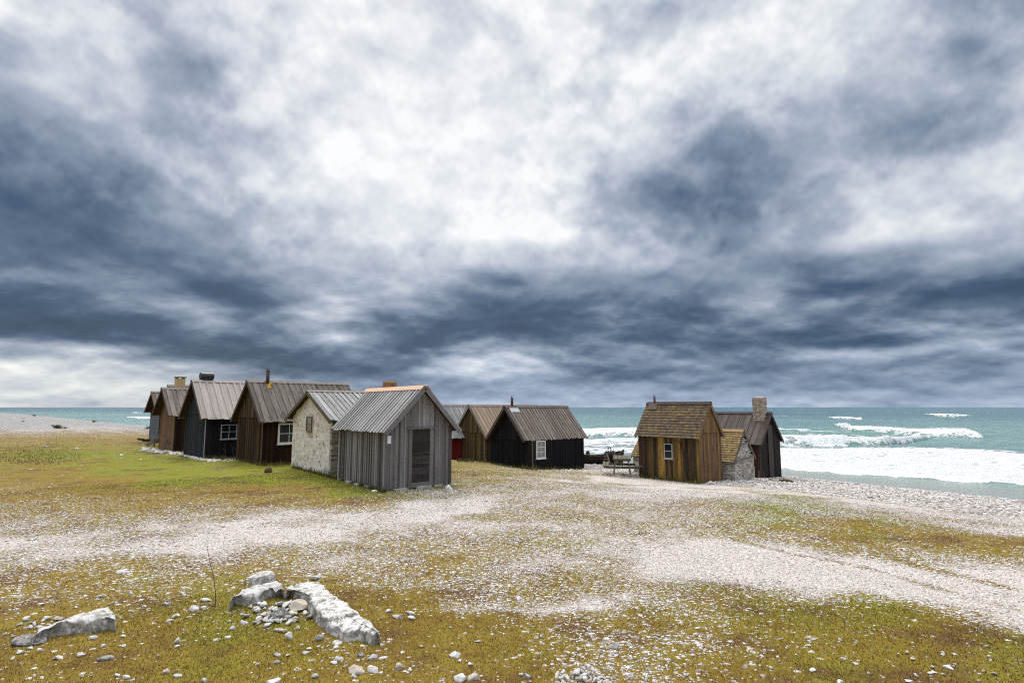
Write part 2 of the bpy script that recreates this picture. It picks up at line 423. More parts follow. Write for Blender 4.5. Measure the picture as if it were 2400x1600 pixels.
GN = np.array([
[.1,.1,.1,.2,.3,.3,.3,.3,.3,.3,.3,.3,.3],
[.08,.1,.2,.3,.4,.4,.4,.3,.3,.3,.3,.3,.3],
[.5,.75,.95,.9,.8,.4,.4,.3,.2,.2,.2,.2,.2],
[.35,.55,1.2,1.3,1.25,.45,.4,.3,.3,.3,.3,.3,.3],
[.1,.4,.95,1.15,1.15,.55,.35,.3,.3,.3,.3,.3,.3],
[.05,.1,.2,.35,.65,.4,.3,.2,.3,.65,.3,.3,.2],
[.05,.05,.05,.1,.1,.2,.2,.2,.4,.75,.45,.3,.1],
[.05,.1,.1,.1,.2,.2,.2,.2,.2,.3,.4,.3,.15],
[.1,.1,.15,.15,.25,.25,.25,.25,.3,.3,.35,.35,.3],
[.1,.1,.12,.2,.22,.25,.3,.3,.35,.4,.35,.32,.3],
[.12,.12,.15,.22,.2,.22,.25,.3,.33,.4,.35,.35,.35],
[.16,.14,.14,.25,.2,.2,.2,.3,.3,.28,.3,.36,.36],
[.2,.15,.12,.18,.15,.12,.15,.3,.3,.35,.4,.42,.42]])
def lattice(G, ys, px, py):
    ys = np.array(ys, float); px = np.clip(px, 0, 2399.9); py = np.clip(py, ys[0], ys[-1])
    j = np.clip(np.searchsorted(ys, py)-1, 0, len(ys)-2); t = (py-ys[j])/(ys[j+1]-ys[j])
    i = (px/200).astype(int); u = px/200-i
    return (G[j, i]*(1-u)+G[j, i+1]*u)*(1-t)+(G[j+1, i]*(1-u)+G[j+1, i+1]*u)*t
def _track(pts):
    q = np.array([at(*p)[:2] for p in pts]); return q[np.argsort(q[:, 1])]
TRACKS = [_track(t) for t in ([(1700,1262),(1790,1284),(1860,1300),(1990,1322),(2090,1348),(2200,1378),(2330,1412),(2420,1436)], [(1760,1248),(1900,1275),(2050,1300),(2200,1338),(2330,1368),(2420,1390)])]
def cover(x, y):
    """how stony (0..1) and how green (0..1) the ground is at a place"""
    wx = x+(fbm(x/2.2, y/2.2, 4, 11)-.5)*2.2; wy = np.maximum(y+(fbm(x/2.2, y/2.2, 4, 23)-.5)*2.4, 1.)
    px, py = proj(wx, wy, ground(x, y))
    g = lattice(GR, GY, px, py); n = lattice(GN, NY, px, py)
    s = shore(x, y)
    g = np.where(y < 2.5, .1, g)
    b = 1-sst(5, 11, s+(fbm(x/3, y/3, 3, 5)-.5)*5)
    g = np.maximum(g, b)
    g = g+(fbm(x/.9, y/.9, 4, 31)-.5)*.75*np.clip(g*3, .25, 1)*np.clip((1.15-g)*2.5, .2, 1)
    for tr in TRACKS:
        tx = np.interp(y, tr[:, 1], tr[:, 0], left=1e3, right=1e3)+(fbm(y/1.1, y*0, 2, 55)-.5)*.25
        g = g-.42*np.exp(-((x-tx)/.11)**2)*(.4+fbm(x/.5, y/.5, 2, 3))
    n = n+(fbm(x/1.4, y/1.4, 4, 41)-.5)*1.0
    return np.clip(g, 0, 1), np.clip(n, 0, 1), s
def ground_mat():
    m, nt, b = mat('moss_and_limestone_gravel')
    p = nt.pos()
    gv = nt.attr('gravel')[2]; gn = nt.attr('green')[2]; gy = nt.attr('beach')[2]
    # moss and short turf
    a, _ = nt.noise(p, 2.2, 5, .65); c, _ = nt.noise(p, 14., 5, .7); f, _ = nt.noise(p, 70., 3, .7); br, _ = nt.noise(p, .9, 5, .6)
    moss = nt.ramp(nt.m('ADD', nt.m('MULTIPLY', a, .6), nt.m('MULTIPLY', c, .4)), [(.3, (.115, .064, .019)), (.45, (.19, .122, .022)), (.56, (.24, .175, .026)), (.7, (.15, .122, .024))])
    grn = nt.ramp(c, [(.3, (.095, .10, .011)), (.5, (.19, .195, .015)), (.7, (.26, .26, .024))])
    moss = nt.mix(nt.rng(nt.m('ADD', gn, nt.m('MULTIPLY', nt.m('SUBTRACT', c, .5), .5)), .25, .8), moss, grn)
    moss = nt.mix(nt.rng(br, .50, .66, 0., .7), moss, (.115, .058, .028))
    moss = nt.vm('SCALE', moss, scale=nt.m('ADD', .45, nt.m('MULTIPLY', f, 1.1)))
    # pebbles, two sizes
    _, wp = nt.noise(p, 6., 3, .6)
    pw = nt.vm('ADD', p, nt.vm('SCALE', nt.vm('SUBTRACT', wp, (.5, .5, .5)), scale=.05))
    st = None; hgt = None
    acc = moss; hgt = nt.m('MULTIPLY', nt.m('ADD', c, f), .35)
    for sc, prob, seed in ((34., .80, 0.), (17., .42, 9.1), (9.5, .0, 4.7)):
        v = nt.vor(nt.vm('ADD', nt.vm('MULTIPLY', pw, (1., 1.15, 0.)), (seed, seed*.7, 0)), sc, 'F1', '2D')
        cs = nt.new('ShaderNodeSeparateXYZ'); nt.put(cs.inputs[0], v['Color'])
        rnd = cs.outputs[0]; tone = cs.outputs[1]; sz = cs.outputs[2]
        on = nt.m('LESS_THAN', rnd, nt.m('MULTIPLY', nt.m('POWER', gv, 1.15), prob if prob else nt.m('MULTIPLY', gy, .55)))
        prof = nt.m('SUBTRACT', nt.m('ADD', .50, nt.m('MULTIPLY', sz, .22)), v['Distance'])
        msk = nt.m('MULTIPLY', on, nt.rng(prof, 0., .10))
        pale = nt.ramp(tone, [(0., (.30, .25, .21)), (.2, (.49, .435, .39)), (.5, (.655, .60, .55)), (.8, (.765, .72, .675)), (1., (.83, .795, .76))])
        grey = nt.ramp(tone, [(0., (.17, .16, .155)), (.35, (.36, .345, .33)), (.7, (.55, .53, .51)), (1., (.74, .72, .70))])
        pc = nt.mix(gy, pale, grey)
        acc = nt.mix(msk, acc, pc)
        hgt = nt.mixf(msk, hgt, nt.m('ADD', .4, nt.m('MULTIPLY', nt.rng(prof, 0., .45), .9)))
    # fines between the pebbles where the path is bare
    fine = nt.mix(gy, (.70, .63, .57), (.36, .345, .335))
    bare = nt.m('MULTIPLY', nt.rng(gv, .62, .92), .95)
    base_f = nt.vm('SCALE', fine, scale=nt.m('ADD', .7, nt.m('MULTIPLY', f, .6)))
    acc = nt.mix(nt.m('MULTIPLY', bare, nt.rng(hgt, .95, .5, .55, 1.)), acc, base_f)
    wet = nt.attr('wet')[2]
    acc = nt.mix(wet, acc, nt.vm('SCALE', acc, scale=.45))
    nt.put(b.inputs['Base Color'], acc)
    nt.put(b.inputs['Roughness'], nt.mixf(wet, .95, .35)); b.inputs['Specular IOR Level'].default_value = .2
    nt.put(b.inputs['Normal'], nt.bump(hgt, .8, .035))
    return m
def make_ground():
    th = np.concatenate([np.linspace(-180, -62, 40)[:-1], np.linspace(-62, 62, 620), np.linspace(62, 180, 40)[1:]])
    th = np.radians(th)
    r = np.concatenate([[.02], np.exp(np.linspace(math.log(.8), math.log(60), 300)), np.exp(np.linspace(math.log(61.5), math.log(3000), 110))])
    T, RR = np.meshgrid(th, r); x = (np.sin(T)*RR); y = np.cos(T)*RR
    z = ground(x, y); g, n, s = cover(x, y)
    far = sst(150, 500, RR); n = n*(1-far)+.4*far
    g = np.where((y < 0) & (s > 14), .12+.3*fbm(x/4, y/4, 3, 8), g)
    z = np.where(s < -60, -12, z)
    beach = np.clip((1-sst(8, 15, s))+sst(-28, -55, x)*sst(34, 50, y), 0, 1)
    wet = 1-sst(.2, 1.6, s+(fbm(x/2, y/2, 3, 77)-.5)*1.5)
    N, M = RR.shape
    i, j = np.meshgrid(np.arange(N-1), np.arange(M-1), indexing='ij'); a = i*M+j
    f = np.stack([a, a+M, a+M+1, a+1], -1).reshape(-1, 4)
    o = np_mesh('ground', np.stack([x, y, z], -1).reshape(-1, 3), f[:, ::-1], ground_mat(), True,
                [('gravel', g), ('green', n), ('beach', beach), ('wet', wet)])
    tag(o, 'mossy ground and pale limestone gravel of the shore', 'ground', kind='structure')
make_ground()

# ------------------------------------------------------------------ sea
def curve(pts):
    """photo polyline on the water -> distance from the camera as a function of bearing"""
    q = [at_sea(*p) for p in pts]
    az = np.array([math.atan2(a, b) for a, b in q]); rr = np.array([math.hypot(a, b) for a, b in q])
    return az, rr
BANDS = [  # crest line, front line, foam, height
 ([(1800,1051),(2005,1051),(2210,1051),(2420,1063),(3300,1105)], [(1790,1092),(1831,1097),(1887,1105),(2024,1115),(2162,1123),(2420,1144),(3300,1235)], .84, .0),
 ([(1790,1078),(1887,1088),(2024,1100),(2162,1108),(2420,1127),(3300,1212)], [(1790,1092),(1831,1097),(1887,1105),(2024,1115),(2162,1123),(2420,1144),(3300,1235)], 1.0, .35),
 ([(1700,1051),(2005,1051),(2210,1051),(2420,1063),(3300,1105)], [(1700,1068),(2005,1070),(2210,1072),(2420,1090),(3300,1150)], 1.0, .3),
 ([(1640,1016),(1963,1017),(2157,1019),(2178,1031)], [(1640,1052),(1963,1052),(2065,1049),(2120,1040),(2178,1032)], 1.0, 1.15),
 ([(1945,995),(2004,996),(2132,1001),(2258,999),(2285,1008),(2314,1024)], [(1945,998),(2010,1018),(2080,1018),(2180,1023),(2314,1026)], 1.0, 1.1),
 ([(2158,969),(2200,968),(2260,970),(2284,972)], [(2158,971),(2200,976),(2260,978),(2284,973)], 1.0, 1.3),
 ([(1936,977),(1980,976),(2034,980)], [(1936,979),(1975,983),(2034,983)], 1.0, .8),
 ([(1800,1006),(1860,1003),(1908,1010)], [(1800,1012),(1860,1014),(1908,1014)], .9, .7),
 ([(1300,1001),(1400,1002),(1560,1001)], [(1300,1022),(1400,1022),(1560,1024)], 1.0, .7),
 ([(1300,1022),(1560,1024)], [(1300,1064),(1560,1068)], .64, .0),
 ([(1300,1035),(1430,1036),(1560,1035)], [(1300,1042),(1400,1043),(1560,1041)], .95, .3),
 ([(285,975),(330,976),(380,977)], [(285,976),(330,981),(380,984)], 1.0, .5),
 ([(300,965),(345,966)], [(300,967),(345,968)], .9, .6),
 ([(130,961),(156,962)], [(130,962.5),(156,963)], .9, .6),
]
def sea_mat():
    m, nt, b = mat('surf_water')
    p = nt.pos()
    fo = nt.attr('foam')[2]; sh = nt.attr('shallow')[2]; wash = nt.attr('wash')[2]; cr = nt.attr('crest')[2]
    pa = nt.vm('MULTIPLY', p, (1, 1, .2))
    n1, _ = nt.noise(pa, .55, 6, .68, .5); n2, _ = nt.noise(pa, 2.4, 5, .7, .4)
    deep = nt.mix(nt.rng(n1, .35, .65), (.06, .135, .165), (.095, .19, .215))
    teal = nt.mix(nt.rng(n1, .35, .65), (.135, .255, .235), (.22, .36, .33))
    big, _ = nt.noise(nt.vm('MULTIPLY', p, (.03, .03, 1)), 1., 3, .5)
    col = nt.mix(nt.m('MULTIPLY', sh, nt.rng(big, .25, .6, .55, 1.)), deep, teal)
    col = nt.mix(nt.m('MULTIPLY', cr, .8), col, (.06, .33, .24))
    col = nt.mix(wash, col, nt.mix(n2, (.22, .25, .22), (.34, .37, .33)))
    # foam lace
    lace = nt.m('ADD', nt.m('MULTIPLY', n1, .55), nt.m('MULTIPLY', n2, .45))
    fm = nt.rng(nt.m('ADD', fo, nt.m('MULTIPLY', nt.m('SUBTRACT', lace, .5), 2.4)), .42, .66)
    # small whitecaps on the open water
    wc, _ = nt.noise(nt.vm('MULTIPLY', p, (.05, .16, 0)), 1., 6, .62, .6)
    wc2, _ = nt.noise(nt.vm('MULTIPLY', p, (.012, .012, 0)), 1., 2, .5)
    cap = nt.m('MULTIPLY', nt.rng(nt.m('ADD', wc, nt.m('MULTIPLY', nt.m('SUBTRACT', wc2, .5), .12)), .645, .69), nt.m('SUBTRACT', 1., wash))
    fm = nt.m('MAXIMUM', fm, nt.m('MULTIPLY', cap, .85))
    fs, _ = nt.noise(nt.vm('MULTIPLY', p, (.9, 1.6, 1.6)), 1., 5, .65)
    foamc = nt.ramp(fs, [(.3, (.70, .75, .77)), (.5, (.84, .87, .88)), (.65, (.93, .94, .94))])  # foam shading painted in as bluish grey to white noise
    col = nt.mix(fm, col, foamc)
    nt.put(b.inputs['Base Color'], col)
    nt.put(b.inputs['Roughness'], nt.mixf(fm, .22, .95)); b.inputs['IOR'].default_value = 1.33
    b.inputs['Specular IOR Level'].default_value = .45
    w3, _ = nt.noise(nt.vm('MULTIPLY', p, (.35, .6, 0)), 1., 6, .65)
    hh = nt.m('ADD', nt.m('MULTIPLY', w3, 1.), nt.m('MULTIPLY', n2, nt.mixf(fm, .35, 1.2)))
    nt.put(b.inputs['Normal'], nt.bump(hh, nt.mixf(wash, .85, .25), .5))
    return m
def make_sea():
    th = np.radians(np.concatenate([np.linspace(-120, -58, 60)[:-1], np.linspace(-58, 58, 1250), np.linspace(58, 150, 90)[1:]]))
    r = np.concatenate([np.exp(np.linspace(math.log(14), math.log(140), 330)), np.exp(np.linspace(math.log(141), math.log(1200), 190)), np.exp(np.linspace(math.log(1250), math.log(40000), 40))])
    T, RR = np.meshgrid(th, r); x = np.sin(T)*RR; y = np.cos(T)*RR
    s = shore(x, y)
    foam = np.zeros_like(x); crest = np.zeros_like(x); z = np.zeros_like(x)
    # wind sea
    fade = np.exp(-RR/500)
    chop = ((fbm(x/7+2*fbm(x/20, y/20, 2, 4), y/3.6, 3, 61)-.5)*.55+(fbm(x/22, y/11, 2, 67)-.5)*.9)
    z += chop*fade*sst(-2, -22, s)
    jit = (fbm(x/2.2, y/2.2, 4, 91)-.5)*1.5+(fbm(x/9, y/7, 3, 95)-.5)*1.4
    for top, bot, fv, A in BANDS:
        a1, r1 = curve(top); a0, r0 = curve(bot)
        lo, hi = max(a1[0], a0[0]), min(a1[-1], a0[-1])
        rt = np.interp(T, a1, r1); rb = np.interp(T, a0, r0)
        w = sst(lo-.004, lo+.012, T)*(1-sst(hi-.012, hi+.004, T))
        rt = np.maximum(rt, rb*1.004); span = np.log(rt/rb)
        t = np.log(RR/rb)/span+jit*(.35 if A else .5)*np.clip(.06/span, .1, 1)
        mk = sst(-.12, .14, t)*(1-sst(.55, 1.25, t))*w
        foam = np.maximum(foam, mk*fv)
        if A:
            q = (RR-rb); L = A*2.2
            pr = np.where(q < L, sst(0, L, q), np.exp(-(q-L)/(A*5)))
            z += A*pr*w*(.8+.5*jit)*sst(-1, -6, s)
            crest = np.maximum(crest, w*np.exp(-((q-L*1.6)/(A*4))**2)*sst(.3, 1.2, A*1.2)*(1-mk))
    shallow = 1-sst(30, 330, -s)
    wash = 1-sst(3.5, 7.5, -s+(fbm(x/3, y/3, 2, 19)-.5)*2)
    foam = np.maximum(foam*sst(3., 4.5, -s), (1-sst(.0, .5, np.abs(-s-.35+(fbm(x/1.5, y/1.5, 3, 14)-.5)*1.2)))*.0)
    z = z*sst(0, -8, s)+np.clip(.06*(1+s/8), 0, .06)
    z = np.where(s > 5, -1., z)-1.6
    N, M = RR.shape
    i, j = np.meshgrid(np.arange(N-1), np.arange(M-1), indexing='ij'); a = i*M+j
    f = np.stack([a, a+M, a+M+1, a+1], -1).reshape(-1, 4)
    ss = s.ravel(); f = f[(ss[f] < 7).any(1)]
    o = np_mesh('sea', np.stack([x, y, z], -1).reshape(-1, 3), f[:, ::-1], sea_mat(), True,
                [('foam', foam), ('shallow', shallow), ('wash', wash), ('crest', crest)])
    tag(o, 'choppy teal sea with white breakers', 'sea', kind='structure')
make_sea()
# ------------------------------------------------------------------ materials for the huts
def rp(*cols):
    n = len(cols); return [(i/max(n-1, 1), c) for i, c in enumerate(cols)]
M = dict(
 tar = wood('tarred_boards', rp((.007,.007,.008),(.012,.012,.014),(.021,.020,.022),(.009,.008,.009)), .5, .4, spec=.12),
 tarblue = wood('blue_black_boards', rp((.018,.022,.027),(.028,.034,.042),(.040,.047,.055),(.012,.015,.018)), .5, .4, spec=.12),
 darkbrown = wood('dark_brown_boards', rp((.022,.012,.007),(.060,.034,.017),(.135,.082,.042),(.030,.016,.009),(.014,.009,.006),(.10,.06,.03)), .55, .5),
 brown = wood('brown_boards', rp((.13,.070,.042),(.17,.095,.055),(.22,.135,.08),(.15,.082,.05)), .4, .45),
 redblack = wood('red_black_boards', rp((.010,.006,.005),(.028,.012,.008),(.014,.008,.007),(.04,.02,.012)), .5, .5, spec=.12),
 olive = wood('olive_brown_boards', rp((.060,.038,.016),(.105,.070,.028),(.15,.105,.048),(.075,.048,.020),(.04,.027,.013)), .5, .55),
 rdark = wood('dark_grey_brown_boards', rp((.024,.019,.017),(.042,.033,.029),(.065,.050,.042),(.030,.023,.020)), .5, .45),
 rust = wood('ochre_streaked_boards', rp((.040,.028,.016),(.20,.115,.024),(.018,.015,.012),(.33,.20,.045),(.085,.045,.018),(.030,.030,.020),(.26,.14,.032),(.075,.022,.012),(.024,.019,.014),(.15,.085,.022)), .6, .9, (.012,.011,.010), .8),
 rustpale = wood('ochre_brown_gable_boards', rp((.20,.115,.045),(.12,.065,.035),(.27,.16,.060),(.095,.055,.034),(.22,.12,.06)), .45, .7, (.03,.02,.018), .7),
 grey = wood('silver_grey_boards', rp((.10,.09,.087),(.19,.175,.17),(.31,.295,.287),(.145,.13,.127),(.075,.065,.062),(.23,.215,.21)), .45, .35),
 greydark = wood('weathered_door_boards', rp((.024,.019,.018),(.042,.034,.032),(.065,.054,.05)), .6, .5),
 greyroof = wood('silver_roof_boards', rp((.30,.29,.28),(.40,.39,.38),(.24,.23,.22),(.47,.46,.445)), .5, .5, (.12,.11,.10), .35),
 paleroof = wood('pale_pinkish_roof_boards', rp((.42,.36,.325),(.48,.42,.38),(.39,.33,.295),(.52,.455,.415)), .25, .3, (.24,.18,.13), .35),
 brownroof = wood('brown_grey_roof_boards', rp((.17,.135,.112),(.24,.195,.165),(.13,.10,.085),(.29,.245,.21)), .5, .6, (.05,.042,.036), .6),
 mossroof = wood('dark_lichened_roof_boards', rp((.135,.115,.095),(.19,.165,.14),(.10,.082,.066),(.225,.20,.17)), .6, .7, (.045,.038,.03), .75),
 stoneroof = wood('grey_patched_roof_boards', rp((.23,.23,.22),(.30,.30,.29),(.18,.175,.17),(.40,.40,.39)), .5, .6, (.09,.085,.08), .5),
 tanroof = wood('tan_roof_boards', rp((.27,.20,.145),(.32,.245,.18),(.235,.17,.12),(.36,.28,.21)), .3, .35, (.12,.09,.07), .3),
 rdarkroof = wood('dark_brown_roof_boards', rp((.080,.062,.054),(.105,.083,.072),(.065,.05,.044),(.12,.097,.085)), .4, .5, (.035,.028,.025), .5),
 shingle = wood('ochre_wood_shingles', rp((.12,.084,.048),(.155,.108,.056),(.095,.068,.042),(.205,.14,.058),(.074,.055,.040),(.125,.098,.07)), .4, .5, (.07,.05,.035), .55),
 shingle2 = wood('yellow_wood_shingles', rp((.21,.145,.06),(.27,.185,.075),(.155,.105,.045),(.31,.215,.09)), .4, .5, (.10,.07,.04), .5),
 darkbarge = wood('dark_weathered_barge_boards', rp((.075,.06,.05),(.10,.082,.07)), .4, .4),
 ridge = wood('weathered_ridge_boards', rp((.23,.19,.16),(.27,.23,.195),(.20,.165,.14)), .4, .4),
 freshridge = wood('new_pine_ridge_boards', rp((.72,.47,.31),(.75,.50,.34)), .15, .12),
 drift = wood('driftwood_grey_wood', rp((.15,.128,.108),(.21,.18,.15),(.115,.098,.08)), .5, .5),
 benchwood = wood('greenish_grey_planks', rp((.09,.08,.056),(.14,.125,.09),(.07,.063,.04)), .5, .5, (.10,.10,.03), .5),
 boat = wood('tarred_boat_planks', rp((.014,.011,.009),(.026,.019,.015),(.040,.028,.021)), .5, .4, rough=.6),
 red = wood('falu_red_boards', rp((.15,.010,.009),(.18,.013,.010),(.13,.009,.008)), .25, .25),
 white = plain('chalky_white_paint', (.74,.735,.71), .6, .12, 14),
 greypaint = plain('worn_pale_paint', (.36,.37,.37), .7, .3, 30),
 iron = plain('rusty_iron', (.075,.05,.042), .6, .4, 25, .2),
 darkiron = plain('black_sheet_iron', (.035,.036,.04), .45, .3, 12, .4, .5),
 zinc = plain('pale_zinc_sheet', (.42,.47,.48), .45, .15, 10, .5, .5),
 rustplate = plain('rust_brown_sheet', (.105,.07,.058), .7, .35, 8),
 paper = plain('white_paper', (.82,.82,.82), .8, .03, 5),
 lichen = plain('yellow_lichened_mortar', (.42,.26,.04), .95, .5, 22),
 brickcap = plain('orange_lichened_brick_cap', (.33,.20,.075), .95, .5, 26),
 tanplaster = plain('tan_plaster', (.50,.36,.19), .95, .22, 12),
 slab = plain('grey_stone_slab', (.27,.25,.20), .95, .3, 14),
 brick = stone_mat('lichened_brick', rp((.34,.19,.11),(.42,.25,.10),(.30,.16,.10),(.48,.31,.12)), .0, .5, 2.),
 chimneystone = stone_mat('rubble_chimney_stone', rp((.42,.35,.28),(.52,.44,.36),(.34,.28,.225)), .0, .4, 1.6),
 drystone = stone_mat('dry_stone_limestone', rp((.46,.41,.35),(.58,.525,.455),(.34,.30,.25),(.66,.61,.54)), .0, .45, 1.3),
 mortar = plain('dark_gap_between_stones', (.10,.085,.07), 1., .3, 20),
)
def glass_mat(name, col, rough=.06):
    m, nt, b = mat(name); n, _ = nt.noise(nt.obj(), 5., 3)
    nt.put(b.inputs['Base Color'], nt.vm('SCALE', nt.mix(0., col, col), scale=nt.m('ADD', .6, nt.m('MULTIPLY', n, .8))))
    b.inputs['Roughness'].default_value = rough; b.inputs['Specular IOR Level'].default_value = .5; return m
M['glass'] = glass_mat('dark_window_glass', (.012, .014, .017)); M['glasspale'] = glass_mat('painted_reflection_window_glass', (.26, .27, .27)); M['glassgrey'] = glass_mat('dusty_window_glass', (.13, .14, .13))  # glasspale: the whitish reflection in the panes is put into its colour
def rubble_plaster():
    m, nt, b = mat('whitewashed_rubble_plaster'); p = nt.obj()
    a, _ = nt.noise(p, 3., 5, .65); c, _ = nt.noise(p, 26., 4, .65); d, _ = nt.noise(p, 60., 3, .6)
    v = nt.vor(p, 15., 'F1'); e = nt.vor(p, 7., 'F1')
    col = nt.ramp(a, [(.3, (.68, .59, .50)), (.5, (.79, .725, .64)), (.7, (.84, .80, .74))])
    pit = nt.m('MULTIPLY', nt.rng(c, .56, .63), nt.rng(d, .35, .6, .4, 1.))
    col = nt.mix(nt.m('MULTIPLY', pit, .85), col, (.17, .13, .095))
    ts = nt.new('ShaderNodeSeparateXYZ'); nt.put(ts.inputs[0], e['Color'])
    col = nt.mix(nt.m('MULTIPLY', nt.rng(ts.outputs[0], .78, .82), nt.rng(e['Distance'], .5, .25)), col, (.42, .30, .22))
    nt.put(b.inputs['Base Color'], col); b.inputs['Roughness'].default_value = .95
    h = nt.m('SUBTRACT', nt.m('SUBTRACT', nt.m('MULTIPLY', a, .4), nt.m('MULTIPLY', v['Distance'], .7)), nt.m('MULTIPLY', pit, .7))
    nt.put(b.inputs['Normal'], nt.bump(h, .6, .04)); return m
M['rubble'] = rubble_plaster()
M['pinkplaster'] = plain('pinkish_bare_plaster', (.55,.43,.34), .95, .3, 14)

# ------------------------------------------------------------------ hut builder
class Hut:
    """local frame: u along the gable wall, v along the eave wall (times sd in local y), origin at the near corner"""
    def __init__(s, name, label, fit, sd, z0, W=None, L=None, cat='hut'):
        s.x, s.y, s.yaw, s.W, s.L, s.he, s.hr, s.oe, s.og = fit; s.sd = sd; s.z0 = z0
        if L: s.L = L
        s.root = empty(name, (s.x, s.y, z0), s.yaw, label, cat, 'weathered fishing huts on the shore')
        s.m = (s.hr-s.he)/(s.W/2)
        s.ax = np.array([math.cos(s.yaw), math.sin(s.yaw)]); s.bx = np.array([-s.ax[1], s.ax[0]])*sd
    def world(s, u, v): return np.array([s.x, s.y])+s.ax*u+s.bx*v
    def gz(s, u, v): w = s.world(u, v); return g1(*w)-s.z0
    def top(s, u): return s.he+s.m*min(u, s.W-u)
    def mb(s): return MB(s.sd)
    def walls(s, mat_g, mat_e=None, pw=.14, batten=0, split=0, raise_=None, jit=.006, skip=()):
        """four plank walls; returns the wall object (gable boards on the wall, eave boards as a second part)"""
        mg = s.mb(); me = s.mb() if mat_e else mg; me2 = s.mb() if mat_e else mg
        def zb(u, v): return (s.gz(u, v)-.12) if raise_ is None else raise_+random.uniform(-.02, .015)
        th = .022
        for side in ('g0', 'g1', 'e0', 'e1'):
            m = mg if side[0] == 'g' else me if side == 'e0' else me2
            ln = s.W if side[0] == 'g' else s.L
            n = max(3, int(round(ln/pw))); w = ln/n
            def pt(t, d, z):
                if side == 'g0': return (t, -d, z)
                if side == 'g1': return (t, s.L+d, z)
                if side == 'e0': return (-d, t, z)
                return (s.W+d, t, z)
            def H(t): return s.top(t)-.01 if side[0] == 'g' else s.he+.02
            def plank(t0, t1, za, zc0, zc1, d0, d1):
                m.poly8([pt(t0, d0, za), pt(t1, d0, za), pt(t1, d1, za), pt(t0, d1, za), pt(t0, d0, zc0), pt(t1, d0, zc1), pt(t1, d1, zc1), pt(t0, d1, zc0)])
            ts = [0.]
            for i in range(n): ts.append((i+1)*w+(random.uniform(-.02, .02) if i < n-1 else 0))
            for i in range(n):
                a, b = ts[i]+.003, ts[i+1]-.003
                uv = {'g0': (a, 0), 'g1': (a, s.L), 'e0': (0, a), 'e1': (s.W, a)}[side]
                z0_ = zb(*uv); j = random.uniform(0, jit)
                if side[0] == 'g' and split:
                    zs = s.he-.02; zs = split if split > .3 else zs
                    plank(a, b, z0_, min(zs, H(a)), min(zs, H(b)), j, th+j)
                    if max(H(a), H(b)) > zs+.02:
                        segs = [(a, b)] if not (a < s.W/2 < b) else [(a, s.W/2), (s.W/2, b)]
                        for q0, q1 in segs:
                            if min(H(q0), H(q1)) > zs-.06: plank(q0, q1, zs-.05+random.uniform(-.012, .012), max(H(q0), zs), max(H(q1), zs), .030+j, .060+j)
                else:
                    segs = [(a, b)] if side[0] == 'e' or not (a < s.W/2 < b) else [(a, s.W/2), (s.W/2, b)]
                    for q0, q1 in segs: plank(q0, q1, z0_, H(q0), H(q1), j, th+j)
                if batten and i < n-1 and not any(k[0] == side and k[1] < ts[i+1] < k[2] for k in skip):
                    q0, q1 = ts[i+1]-batten/2, ts[i+1]+batten/2
                    if side[0] == 'g' and q0 < s.W/2 < q1: q1 = s.W/2
                    off = th
                    plank(q0, q1, z0_+random.uniform(0, .02), H(q0)-.01, H(q1)-.01, off+.001, off+.024)
            # corner boards
            for t0 in (-.03, ln-.06):
                plank(t0, t0+.09, zb(*{'g0': (t0, 0), 'g1': (t0, s.L), 'e0': (0, t0), 'e1': (s.W, t0)}[side]), s.he-.03, s.he-.03, th+jit+.001, th+jit+.018)
        c = .004; zl = -.4 if raise_ is None else raise_+.03  # unseen inner core, added behind the planks to stop light leaks
        vs = []
        for v in (c, s.L-c): vs += [(c, v, zl), (s.W-c, v, zl), (s.W-c, v, s.top(c)-.02), (s.W/2, v, s.hr-.03), (c, v, s.top(c)-.02)]
        mg.mesh(vs, [(0,1,2,3,4), (9,8,7,6,5), (0,5,6,1), (1,6,7,2), (2,7,8,3), (3,8,9,4), (4,9,5,0)])
        s.wall = mg.build('wall', mat_g, s.root)
        if mat_e: s.eave = me.build('side_wall', mat_e, s.root); me2.build('side_wall', mat_e, s.root)
        return s.wall
    def slope(s, side):
        """frame of a roof slope: ridge point, unit down-slope, unit outward normal, length"""
        k = math.hypot(1, s.m); sg = -1 if side == 0 else 1
        dn = np.array([sg/k, 0, -s.m/k]); no = np.array([sg*s.m/k, 0, 1/k])
        return np.array([s.W/2, 0, s.hr]), dn, no, (s.W/2+s.oe)*k
